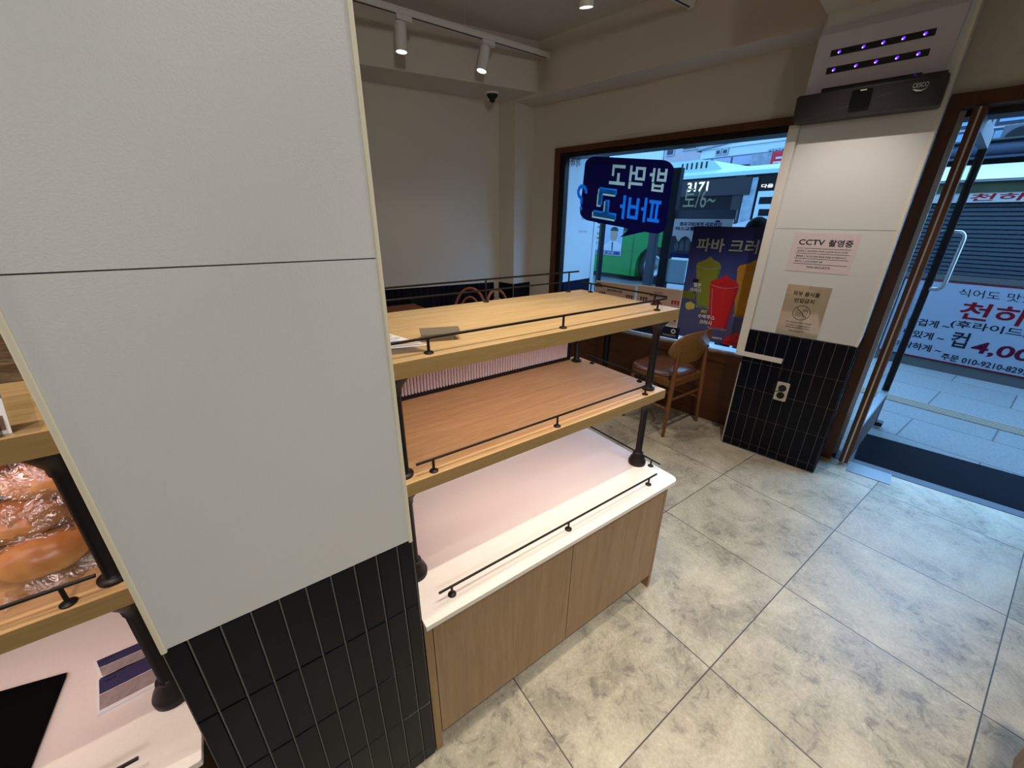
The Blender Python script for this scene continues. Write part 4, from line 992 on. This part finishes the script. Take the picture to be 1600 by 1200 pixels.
# ------------------------------------------------------------------ the street
SCALE = .22
M_wpaint = mat('darkened_white', lin(240, 238, 236), .7); M_oink = mat('street_ink', (.003, .003, .006), .7); M_orub = mat('street_rubber', (.006, .006, .006), .8); M_oblk = mat('street_black_metal', (.005, .005, .006), .6); M_onav = mat('street_navy', (.004, .005, .05), .6); M_silv = mat('street_pale_metal', lin(205, 212, 222), .45)  # the white is plain white, darkened to balance the bright sky
M_grnd = paving('asphalt', lin(96, 98, 100), lin(92, 94, 97), lin(92, 94, 97), 3, 3)
m = MB(); a, b = wp(3.24, -9), wp(3.24, 12)
m.prism([(a[0], a[1], -.22), (6.95, -10, -.22), (6.95, 14, -.22), (b[0], b[1], -.22)], (0, 0, .20)); m.build('sidewalk', M_pave, kind='structure', label='pale granite pavement', cat='pavement')
box(6.95, 40, -30, 40, -.30, -.19).build('road', M_grnd, kind='structure', label='asphalt road', cat='road')
m = MB(); y = -4.0
M_tact = mat('yellow_tactile_paving', lin(226, 206, 182), .75)
while y < 3.5:
    m.use(0)
    x_ = 4.80 - .02 * 0
    m.box(4.81, 4.99, y + .002, y + .298, -.021, -.014)
    for k in range(4): m.box(4.825 + k * .042, 4.846 + k * .042, y + .008, y + .292, -.015, -.010)
    y += .30
m.build('tactile_strip', M_tact, kind='structure', label='ribbed yellow tactile paving strip', cat='paving strip')
m = MB(); m.box(3.312, 3.86, -1.35, -.075, -.02, -.008)
m.build('door_mat', mat('dark_ribbed_mat', (.007, .0075, .010), .95, spec=.2, noise_amt=.6, noise_scale=160, bump=.8, bump_scale=220), fr='W', base=(3.58, -.7, -.02), label='dark blue-black doormat outside the open door', cat='mat')

# return wall left outside the window
rt = MB(); rt.box(3.27, 3.80, 2.475, 2.70, .92, 3.2); rt.box(3.74, 3.80, 2.468, 2.475, -.02, 3.2)
RT = rt.build('wall_return', mat('white_cladding', (.56, .62, .66), .5), fr='W', kind='structure', label='white clad return wall outside the window', cat='wall')
m = MB(); m.box(3.27, 3.80, 2.47, 2.70, -.02, .92); m.build('base_cladding', mat('navy_cladding', lin(34, 44, 92), .45), RT)
m = MB(); m.text('제과점', (3.435, 2.4735, 1.948), (-1, 0, 0), (0, 0, 1), .074, .215); m.text('브레드 카페', (3.62, 2.4735, 1.50), (-1, 0, 0), (0, 0, 1), .02, .10); m.text('배달 주문 환영', (3.62, 2.4735, 1.38), (-1, 0, 0), (0, 0, 1), .02, .14)
m.build('lettering', mat('grey_lettering', lin(120, 124, 132), .5), RT)
m = MB(); m.box(3.30, 3.80, 2.40, 2.475, 2.06, 2.14); m.build('head_flashing', M_orub, RT)

# street stall with shutter
KX = 6.29
ks = thing('street_stall', 'closed chicken stall with grey roller shutter and large white banner across the pavement', 'stall', (6.8, -.6, -.02))
M_kg = mat('stall_grey_steel', lin(104, 108, 112), .5)
m = MB(); m.box(KX + .06, 7.3, -3.2, 1.25, -.02, 2.10); m.build('body', M_kg, ks)
m = MB(); m.box(KX, KX + .06, -3.2, 1.25, -.02, .085); m.box(KX, KX + .06, -3.2, 1.25, .945, 1.0); m.build('ledge', mat('stall_concrete', lin(128, 126, 124), .8), ks)
m = MB()
for i in range(17): m.prism([(KX + .05, -3.2, 1.0 + i * .041), (KX + .03, -3.2, 1.006 + i * .041), (KX + .03, -3.2, 1.032 + i * .041), (KX + .05, -3.2, 1.040 + i * .041)], (0, 4.45, 0))
m.build('roller_shutter', mat('blue_grey_shutter', lin(108, 118, 130), .5, metal=.3), ks)
m = MB(); m.box(KX - .01, KX + .06, -3.2, 1.25, 1.70, 1.79); m.build('sign_board', M_wpaint, ks)
M_rv = mat('red_vinyl', lin(200, 24, 40), .5)
for t_, u_, w_ in (('천하일미', .905, .74), ('닭강정', .05, .54)): m = MB(); m.text(t_, (KX - .012, u_, 1.712), UX, UZ, .066, w_, bold=.018, shear=.1); m.build('sign_lettering', M_rv, ks)
m = MB(); m.box(KX - .02, KX + .1, -3.2, 1.25, 1.79, 1.885); m.build('valance', mat('olive_fabric', lin(92, 98, 72), .8, noise_amt=.3, noise_scale=7), ks)
m = MB(); m.box(KX - .05, KX + .1, -3.2, 1.25, 1.885, 1.905); m.build('awning_bar', M_silv, ks)
m = MB(); m.prism([(KX - .06, -3.2, 1.905), (KX - .02, -3.2, 2.035), (KX + .3, -3.2, 2.035), (KX + .3, -3.2, 1.905)], (0, 4.45, 0)); m.build('awning_canvas', mat('brightened_canvas', (.46, .40, .24), .6, noise_amt=.06, noise_scale=4), ks)  # light passing through the canvas is put into its brighter colour
m = MB(); m.box(KX + .05, KX + .4, -3.2, 1.25, 2.035, 2.10); m.build('recess', M_orub, ks)
m = MB(); m.cyl((KX + .02, -3.2, 2.165), (KX + .02, 1.25, 2.165), .065, n=24); m.box(KX - .05, KX + .4, -3.2, 1.25, 2.085, 2.105); m.build('rolled_awning', mat('slate_blue_canvas', lin(88, 100, 124), .55), ks, smooth=40)
m = MB(); m.box(KX - .06, KX + .5, -3.2, 1.30, 2.235, 2.25); m.build('roof_edge', M_kg, ks)
bn = thing('banner', 'large white banner with red and black lettering and a price on the stall front', 'banner', (KX, -.3, .09))
m = MB(); m.box(KX - .008, KX - .001, -2.2, 1.15, .090, .938); m.build('sheet', mat('white_banner', lin(206, 214, 232), .5), bn)
m = MB(); wv = KX - .0105
m.box(wv, wv + .002, -2.2, 1.15, .926, .938); m.box(wv, wv + .002, -2.2, 1.15, .090, .102)
m.text('천하일미', (wv, .640, .575), UX, UZ, .180, .94, bold=.018, shear=.05)
m.build('red_lettering', mat('dark_red_vinyl', lin(170, 14, 34), .5), bn)
m = MB()
m.text('4,000원', (wv, .445, .232), UX, UZ, .165, .74, bold=.022, shear=.06); m.build('price_lettering', mat('wine_vinyl', lin(120, 16, 56), .5), bn)
for s_, u_, z_, h_, w_, b_, sh_ in (('식어도 맛있는', .700, .800, .078, .62, -.004, -.08), ('(후라이드,양념)', .660, .468, .090, .80, .012, 0), ('컵', .610, .275, .165, .125, .014, 0), ('주문 010-9210-8292', .625, .118, .070, .62, .016, 0),
        ('즐겁게 ~', 1.00, .440, .080, .34, .016, 0), ('맛있게 ~', 1.00, .305, .080, .34, .016, 0), ('바삭하게 ~', 1.04, .170, .080, .40, .016, 0)):
    m = MB(); m.text(s_, (wv, u_, z_), UX, UZ, h_, w_, bold=b_, shear=sh_); m.build('black_lettering', M_oink, bn)


# bus
BX = 10.0
bus = thing('city_bus', 'green city bus with dark windows and route number behind the shop window', 'bus', (11.2, 5.5, -.19))
M_bg = mat('bus_green', (.001, .072, .010), .6); M_bw = mat('bus_dark_glass', (.0016, .0022, .003), .12, spec=.12); M_mint = mat('bus_mint_roof', lin(196, 232, 220), .4)
Y0, Y1 = -.5, 11.0
def arch(yc, r):
    return [(BX, yc + r * math.cos(PI * i / 14), .26 + r * math.sin(PI * i / 14) if 0 < i < 14 else -.04) for i in range(15)]
pl = [(BX, Y0, -.04)]
for yc in (1.2, 7.15): pl += [(BX, yc - .60, -.04)] + [(BX, yc - .60 * math.cos(PI * i / 14), .26 + .58 * math.sin(PI * i / 14)) for i in range(15)] + [(BX, yc + .60, -.04)]
pl += [(BX, Y1, -.04), (BX, Y1, 1.22), (BX, Y0, 1.22)]
m = MB(); m.prism(pl, (2.4, 0, 0)); m.build('lower_body', M_bg, bus)
m = MB(); m.prism([(BX + .02, Y0 + .05, 1.22), (BX + .02, Y1 - .05, 1.22), (BX + .05, Y1 - .1, 2.46), (BX + .05, Y0 + .1, 2.46)], (2.35, 0, 0)); m.build('window_band', M_bw, bus)
m = MB()
for yy in (2.9, 5.05, 8.2, 9.6): m.box(BX - .002, BX + .04, yy, yy + .22, 1.22, 2.46)
m.build('window_post', M_oblk, bus)
def pane(y0, y1, z0, z1, nm, mt, dx=.004):
    m = MB(); m.box(BX - dx, BX + .03, y0, y1, z0, z1); return m.build(nm, mt, bus)
pane(4.78, 5.03, 1.45, 2.40, 'film_pane', mat('mottled_film', (.085, .105, .120), .6, noise_amt=.75, noise_scale=7))
pane(2.0, 4.72, 1.45, 2.12, 'light_pane', mat('pale_lorry_white', (.16, .19, .20), .5))
pane(4.30, 4.66, 1.86, 2.00, 'dark_pane', M_bw, .008); pane(4.28, 4.62, 1.62, 1.76, 'dark_pane', M_bw, .008)
pane(2.0, 4.72, 2.12, 2.40, 'display_panel', mat('display_black', (.001, .0012, .0016), .5, spec=.2), .008)
m = MB(); m.text('다음 정류장 안내', (BX - .0095, 4.68, 2.18), UX, UZ, .075, .95, bold=.03); m.build('display_lettering', M_ledtext, bus)
pane(5.12, 5.30, 2.12, 2.38, 'light_pane', MATS['pale_lorry_white']); pane(5.36, 5.80, 2.14, 2.34, 'light_pane', mat('pale_blue_pane', (.10, .13, .15), .4))
m = MB(); m.prism([(BX - .02, Y0, 2.46), (BX - .02, Y0, 2.54), (BX + .10, Y0, 2.62), (BX + .3, Y0, 2.66), (BX + 2.1, Y0, 2.66), (BX + 2.3, Y0, 2.6), (BX + 2.42, Y0, 2.46)], (0, Y1 - Y0, 0)); m.build('roof', M_mint, bus, smooth=30)
m = MB(); m.prism([(BX + .2, 5.75, 2.64), (BX + .2, 6.0, 2.84), (BX + .2, 6.35, 2.90), (BX + .2, 7.6, 2.90), (BX + .2, 7.8, 2.64)], (1.6, 0, 0)); pod = m.build('roof_unit', M_mint, bus, bevel=.03)
m = MB()
for k in range(6): m.box(BX + .19, BX + .2, 6.15 + k * .13, 6.19 + k * .13, 2.70, 2.84)
m.build('vent_slots', M_orub, pod)
for yc in (1.2, 7.15):
    m = MB(); m.lathe((BX + .32, yc, .31), [(.30, 0), (.50, .02), (.50, .24), (.30, .28)], 36, (-1, 0, 0)); wh = m.build('wheel', M_orub, bus, smooth=40)
    m = MB(); m.lathe((BX + .055, yc, .31), [(.29, 0), (.30, .05), (.27, .06), (.22, .035), (.12, .03), (.10, .09), (.04, .10)], 32, (-1, 0, 0)); m.build('wheel_rim', mat('bus_rim_metal', lin(200, 204, 206), .35, metal=.6) if 'bus_rim_metal' not in MATS else MATS['bus_rim_metal'], wh, smooth=40)
m = MB(); m.box(BX + .3, BX + 2.2, 6.5, 7.8, -.1, .85); m.build('wheel_well', M_orub, bus)
m = MB(); m.box(BX - .006, BX + .0, 7.9, 7.93, -.03, 1.2); m.box(BX - .006, BX, 9.2, 9.22, -.03, 1.2); m.build('panel_seam', mat('bus_dark_green', lin(22, 88, 46), .4), bus)
m = MB(); m.box(BX - .005, BX, Y0, Y1, .66, .672); m.build('panel_seam', MATS['bus_dark_green'], bus)
m = MB(); m.box(BX - .03, BX + .02, 4.9, 6.75, 2.06, 2.42); rs = m.build('route_display', M_oblk, bus)
m = MB(); m.text('3171', (BX - .033, 6.45, 2.165), UX, UZ, .215, .56, bold=.03); m.build('route_number', M_ledtext, rs)
ad = thing('bus_advert', 'square political poster with a suited man on the green bus side', 'poster', (BX, 8.9, .62))
m = MB(); m.box(BX - .014, BX - .008, 8.32, 9.60, .50, 1.40); m.build('sheet', mat('pale_blue_poster', lin(196, 212, 232), .5), ad)
m = MB(); y = BX - .0155
m.use(0); m.poly([(y, 8.66 + .15 * math.cos(t * PI / 10), 1.10 + .19 * math.sin(t * PI / 10)) for t in range(20)])
m.use(1); m.poly([(y - .001, 8.66 + .16 * math.cos(t * PI / 10), 1.20 + .12 * math.sin(t * PI / 10)) for t in range(11)])
m.use(2); m.poly([(y, 8.34, .64), (y, 8.34, .80), (y, 8.55, .92), (y, 8.80, .92), (y, 9.02, .78), (y, 9.02, .64)])
m.use(3); m.poly([(y - .001, 8.70, .64), (y - .001, 8.72, .86), (y - .001, 8.69, .90), (y - .001, 8.66, .86), (y - .001, 8.655, .64)]); m.poly([(y, 8.36, .52), (y, 9.58, .52), (y, 9.58, .62), (y, 8.36, .62)])
m.use(4)
for z, a in ((1.27, .45), (1.08, .30), (.95, .40), (.80, .22)): m.poly([(y, 9.52, z), (y, 9.52 - a, z), (y, 9.52 - a, z + .06), (y, 9.52, z + .06)])
m.use(2); m.text('2번 더 큰 은평', (y - .002, 9.5, .54), UX, UZ, .06, .9, bold=.02)
m.build('print', [mat('face_print', lin(206, 164, 138), .5), M_oink, M_wpaint, M_onav, mat('olive_print', lin(146, 150, 70), .5)], ad)

# bus shelter between stall and window
sh = thing('bus_shelter', 'grey steel and glass bus shelter with advert panel beyond the window', 'bus shelter', (4.3, 2.0, -.02), 'W')
M_sg = mat('shelter_dark_steel', lin(58, 66, 78), .4, metal=.3); M_sl = mat('shelter_pale_steel', lin(150, 164, 182), .35, metal=.2)
for u0, u1, mt in ((2.705, 2.735, M_sg), (2.035, 2.115, M_sl), (1.870, 1.960, M_sg)):
    m = MB(); m.box(4.26, 4.34, u0, u1, -.02, 2.02 if u0 > 2.5 else (1.42 if u0 > 2 else 1.98)); m.build('post', mt, sh)
m = MB(); m.box(4.28, 4.32, 1.30, 1.870, 1.515, 1.60); m.box(4.28, 4.32, 1.30, 1.870, .88, .91); m.build('cross_bar', M_sl, sh)
m = MB(); m.box(4.296, 4.302, 1.96, 2.70, .42, 2.0); m.build('glass_panel', glass('shelter_glass', (.86, .90, .93), .012, 0, .12), sh)
ps = thing('transport_poster', 'white bus transport poster with a photo of houses behind the drink poster', 'poster', (4.27, 1.58, 1.15), 'W')
m = MB(); m.box(4.262, 4.272, 1.305, 1.860, 1.150, 1.520); m.build('sheet', mat('bright_white_poster', (.42, .42, .42), .5), ps)  # plain sheet, its white set lighter than the other street colours
m = MB(); wv = 4.2605; m.use(0); m.text('종로구민에게 새로워진', (wv, 1.80, 1.455), UX, UZ, .036, .40, bold=.03); m.text('버스교통', (wv, 1.835, 1.410), UX, UZ, .038, .19, bold=.03)
m.box(wv, wv + .001, 1.42, 1.46, 1.492, 1.508); m.use(1); m.poly([(wv, 1.860, 1.150), (wv, 1.305, 1.150), (wv, 1.305, 1.195), (wv, 1.860, 1.195)])
m.use(2); pp = [(wv, 1.860, 1.195), (wv, 1.305, 1.195)] + [(wv, 1.305 + .555 * i / 16, 1.33 + .03 * math.sin(i * 1.7) + .02 * (i % 2)) for i in range(17)]; m.poly(pp)
m.use(3)
for k in range(9): u = 1.82 - k * .055; m.poly([(wv - .001, u, 1.22), (wv - .001, u - .04, 1.22), (wv - .001, u - .04, 1.27 + .02 * (k % 3)), (wv - .001, u - .02, 1.30 + .02 * (k % 3)), (wv - .001, u, 1.27 + .02 * (k % 3))])
m.build('print', [M_onav, mat('royal_blue_print', lin(40, 56, 160), .5), mat('slate_photo_print', lin(92, 112, 128), .6), mat('pale_house_print', lin(160, 176, 186), .6)], ps)
m = MB(); m.box(4.27, 4.29, 1.665, 1.868, .895, 1.128); m.build('frosted_panel', mat('icy_blue_film', (.26, .36, .40), .4, noise_amt=.12, noise_scale=14), fr='W', base=(4.28, 1.77, .895), label='icy blue frosted panel below the transport poster', cat='panel')
m = MB(); m.text('토/6~', (4.262, 1.800, 1.62), UX, UZ, .17, .30, bold=.0); m.build('glass_lettering', mat('cream_vinyl', (.50, .46, .30), .6), fr='W', base=(4.262, 1.65, 1.62), label='cream lettering above the transport poster at the bus shelter', cat='lettering')

# white car between stall and bus
car = thing('parked_car', 'white car in front of the bus, mostly hidden by the drink poster', 'car', (8.3, 2.9, -.19))
M_cw = mat('white_car_paint', lin(224, 230, 236), .25, coat=.5)
prof = [(y_ - 1.55, z_ + .04) for y_, z_ in ((2.3, .10), (2.3, .55), (2.45, .95), (2.8, 1.45), (3.3, 1.54), (5.0, 1.52), (5.45, 1.40), (5.95, 1.02), (6.45, .92), (6.55, .50), (6.5, .10))]
m = MB(); m.prism([(7.5, y, z) for y, z in prof], (1.65, 0, 0)); m.build('body', M_cw, car, bevel=.04, smooth=40)
m = MB(); m.prism([(7.492, 1.1, 1.0), (7.492, 1.4, 1.42), (7.492, 3.35, 1.44), (7.492, 3.85, 1.34), (7.492, 4.25, 1.04)], (.02, 0, 0)); m.build('side_window', M_bw, car)
for yc in (1.5, 4.25):
    m = MB(); m.lathe((7.66, yc, .12), [(.18, 0), (.31, .01), (.31, .17), (.16, .19)], 28, (-1, 0, 0)); m.build('wheel', M_orub, car, smooth=40)

# person walking behind the poster
def skin_mesh(name, verts, edges, radii, root, levels=2):
    me = bpy.data.meshes.new(name); me.from_pydata([Vector(v) for v in verts], edges, []); ob = bpy.data.objects.new(name, me); COL.objects.link(ob)
    md = ob.modifiers.new('skin', 'SKIN'); 
    for i, r in enumerate(radii): me.skin_vertices[0].data[i].radius = (r, r) if not isinstance(r, tuple) else r
    for d in me.skin_vertices[0].data: d.use_root = False
    me.skin_vertices[0].data[root].use_root = True
    sm = ob.modifiers.new('sub', 'SUBSURF'); sm.levels = levels; sm.render_levels = levels
    bpy.context.view_layer.update()
    out = bpy.data.meshes.new_from_object(ob.evaluated_get(bpy.context.evaluated_depsgraph_get()))
    bpy.data.objects.remove(ob); bpy.data.meshes.remove(me)
    out.polygons.foreach_set('use_smooth', [True] * len(out.polygons)); return out
pe = thing('person', 'person with short black hair in dark clothes passing behind the drink poster', 'person', (3.95, 1.0, -.02), 'W')
def attach(name, me, mt, par):
    me.materials.append(mt); o = bpy.data.objects.new(name, me); COL.objects.link(o); o.parent = par; BASE[o.name] = BASE[par.name]; return o
M_skin = mat('skin', lin(206, 164, 138), .5); M_hair = mat('black_hair', (.004, .0035, .004), .7, spec=.1); M_coat = mat('dark_jacket', (.02, .022, .03), .8); M_trs = mat('dark_trousers', (.03, .03, .036), .8)
V = [(0, 0, .80), (0, 0, .98), (0, 0, 1.12), (0, 0, 1.22), (0, 0, 1.31), (0, .012, 1.40), (0, .012, 1.47),
     (0, .16, 1.20), (0, .21, .97), (.10, .17, .82), (.15, .12, .80), (0, -.16, 1.20), (0, -.21, .97), (.10, -.17, .82), (.15, -.12, .80),
     (0, .08, .74), (.02, .09, .42), (-.02, .09, .06), (.12, .095, .025), (0, -.08, .74), (-.06, -.09, .42), (-.18, -.09, .08), (-.05, -.095, .03)]
Ed = [(0, 1), (1, 2), (2, 3), (3, 4), (4, 5), (5, 6), (3, 7), (7, 8), (8, 9), (9, 10), (3, 11), (11, 12), (12, 13), (13, 14), (0, 15), (15, 16), (16, 17), (17, 18), (0, 19), (19, 20), (20, 21), (21, 22)]
Ra = [.12, .115, .125, .10, .048, .082, .072, .055, .042, .034, .036, .055, .042, .034, .036, .082, .056, .038, .034, .082, .056, .038, .034]
attach('body', skin_mesh('body', V, Ed, Ra, 0), M_skin, pe)
attach('jacket', skin_mesh('jacket', V[:5] + V[7:10] + V[11:14], [(0, 1), (1, 2), (2, 3), (3, 4), (3, 5), (5, 6), (6, 7), (3, 8), (8, 9), (9, 10)], [.145, .135, .142, .115, .062, .07, .056, .048, .07, .056, .048], 0), M_coat, pe)
attach('trousers', skin_mesh('trousers', [V[0], V[15], V[16], V[17], V[19], V[20], V[21]], [(0, 1), (1, 2), (2, 3), (0, 4), (4, 5), (5, 6)], [.132, .096, .068, .052, .096, .068, .052], 0), M_trs, pe)
m = MB()
m.sphere((3.945, 1.012, 1.435), .098, .092, .105, 24, 16, fn=lambda d: (1 + .03 * noise.noise(d * 6)) if d.z > -.25 + .5 * max(0, d.x) else .80)
m.build('hair', M_hair, pe, smooth=60)

# buildings across the road
def facade(name, lbl, x, y0, y1, z0, z1, col, wins, wcol, extra=None, depth=6, fcol=None):
    t = thing(name, lbl, 'building', (x + depth / 2, (y0 + y1) / 2, -.2))
    m = MB(); m.box(x, x + depth, y0, y1, -.2, z1); m.build('wall', mat(name + '_wall_%d' % int(abs(y0) * 10), col, .8, noise_amt=.05, noise_scale=2), t)
    for (a, b, c, d) in wins:
        m = MB(); m.box(x - .05, x + .02, a, b, c, d); f = m.build('window', mat('facade_frame_%d_%d' % (int(a * 10), int(c * 10)), fcol or lin(196, 206, 214), .6), t)
        m = MB(); m.box(x - .07, x - .05, a + .06, b - .06, c + .06, d - .06); m.build('pane', M_bpane if wcol else M_bpane2, f)
    return t
M_bpane = mat('dark_facade_glass', lin(52, 60, 78), .12); M_bpane2 = mat('pale_facade_glass', lin(150, 190, 222), .12)
P_ = 20.0
facade('apartment_building', 'pale blue-white building behind the speech bubble sticker', P_, 14.6, 24.0, 3, 7.6, lin(236, 248, 255), [(16, 17.4, 5.5, 7), (19, 20.4, 5.5, 7), (22, 23, 5.5, 7)], False)
facade('apartment_building', 'pinkish building with dark windows above the bus roof', P_, 11.9, 14.55, 3, 7.4, lin(214, 200, 206), [(13.95, 14.4, 4.55, 5.4), (12.7, 13.5, 4.7, 5.5), (12.0, 12.6, 6.2, 7.0)], True)
gb = facade('low_house', 'pale blue gabled house with small windows above the red shop sign', 18.6, 6.2, 11.6, 3, 4.40, lin(238, 252, 255), [(10.36, 10.62, 4.12, 4.36), (10.66, 10.92, 4.12, 4.36), (8.10, 8.28, 3.98, 4.14), (8.33, 8.51, 3.98, 4.14), (8.56, 8.74, 3.98, 4.14)], True)
m = MB(); m.prism([(18.5, 6.0, 4.36), (18.5, 8.95, 4.68), (18.5, 11.8, 4.36), (18.5, 11.8, 4.42), (18.5, 8.95, 4.75), (18.5, 6.0, 4.43)], (6, 0, 0)); m.build('roof_edge', mat('grey_roof_edge', lin(150, 160, 170), .7), gb); m = MB(); m.prism([(18.56, 6.2, 4.38), (18.56, 11.6, 4.38), (18.56, 8.95, 4.69)], (5.9, 0, 0)); m.build('gable', mat('pale_gable', lin(244, 255, 255), .7), gb)
facade('office_building', 'pale blue building with rows of windows behind the gabled house', 27.0, 6.0, 14.4, 3, 9.2, lin(236, 250, 255), [(y + .1, y + 1.0, z, z + 1.1) for y in (8, 9.4, 10.8, 12.2, 13.6) for z in (5.6, 7.4)], False)
facade('tower_building', 'white building seen above the stall through the open door', 16.0, -6.0, 5.0, 3, 7.8, lin(240, 248, 255), [(y, y + .84, z, z + h) for y in (-2.5, -1.6, -.7, .2, 1.55, 2.45, 3.35) for z, h in ((3.28, .36), (3.70, .62), (4.45, .9))], False, fcol=lin(70, 78, 96))
ac = thing('condenser_unit', 'grey air-conditioner condenser on the white building above the stall', 'air conditioner', (15.6, 1.9, 3.05))
m = MB(); m.box(15.3, 15.92, 1.50, 2.12, 3.0, 3.58); m.build('casing', mat('dark_grey_casing', lin(110, 116, 128), .6), ac, bevel=.02)
m = MB(); m.lathe((15.3, 1.81, 3.29), [(.25, 0), (.25, .02), (.22, .025), (.05, .015)], 24, (-1, 0, 0)); m.build('fan_grille', M_orub, ac)
sr = thing('shop_row', 'low shop row with dark window band and orange stripe behind the bus', 'building', (17.5, 9, -.2))
m = MB(); m.box(16.6, 18.4, 5.0, 11.4, -.2, 3.78); m.build('wall', mat('shop_row_wall', lin(120, 122, 134), .7), sr)
for k in range(4):
    m = MB(); m.box(16.55, 16.6, 8.3 + k * .78, 9.0 + k * .78, 3.44, 3.73); m.build('pane', mat('mauve_glass_%d' % k, lin(190, 196, 222), .3), sr)
m = MB(); m.box(16.53, 16.6, 8.2, 11.4, 3.26, 3.38); m.build('stripe', mat('orange_stripe', (.42, .20, .03), .6), sr)
rg = thing('red_shop_sign', 'red shop sign with white Chinese characters above the bus roof', 'sign', (16.4, 7.0, 3.1))
m = MB(); m.box(16.38, 16.5, 5.2, 7.55, 3.02, 3.72); m.build('board', mat('sign_red', (.22, .004, .010), .5), rg)
m = MB(); m.box(16.37, 16.5, 7.55, 8.22, 3.02, 3.72); m.build('picture_panel', mat('blotched_sign_print', lin(170, 176, 190), .5, noise_amt=.6, noise_scale=6), rg)
m = MB(); m.text('元宝', (16.365, 7.48, 3.12), UX, UZ, .48, 1.35, bold=.03); m.build('lettering', M_wpaint, rg)
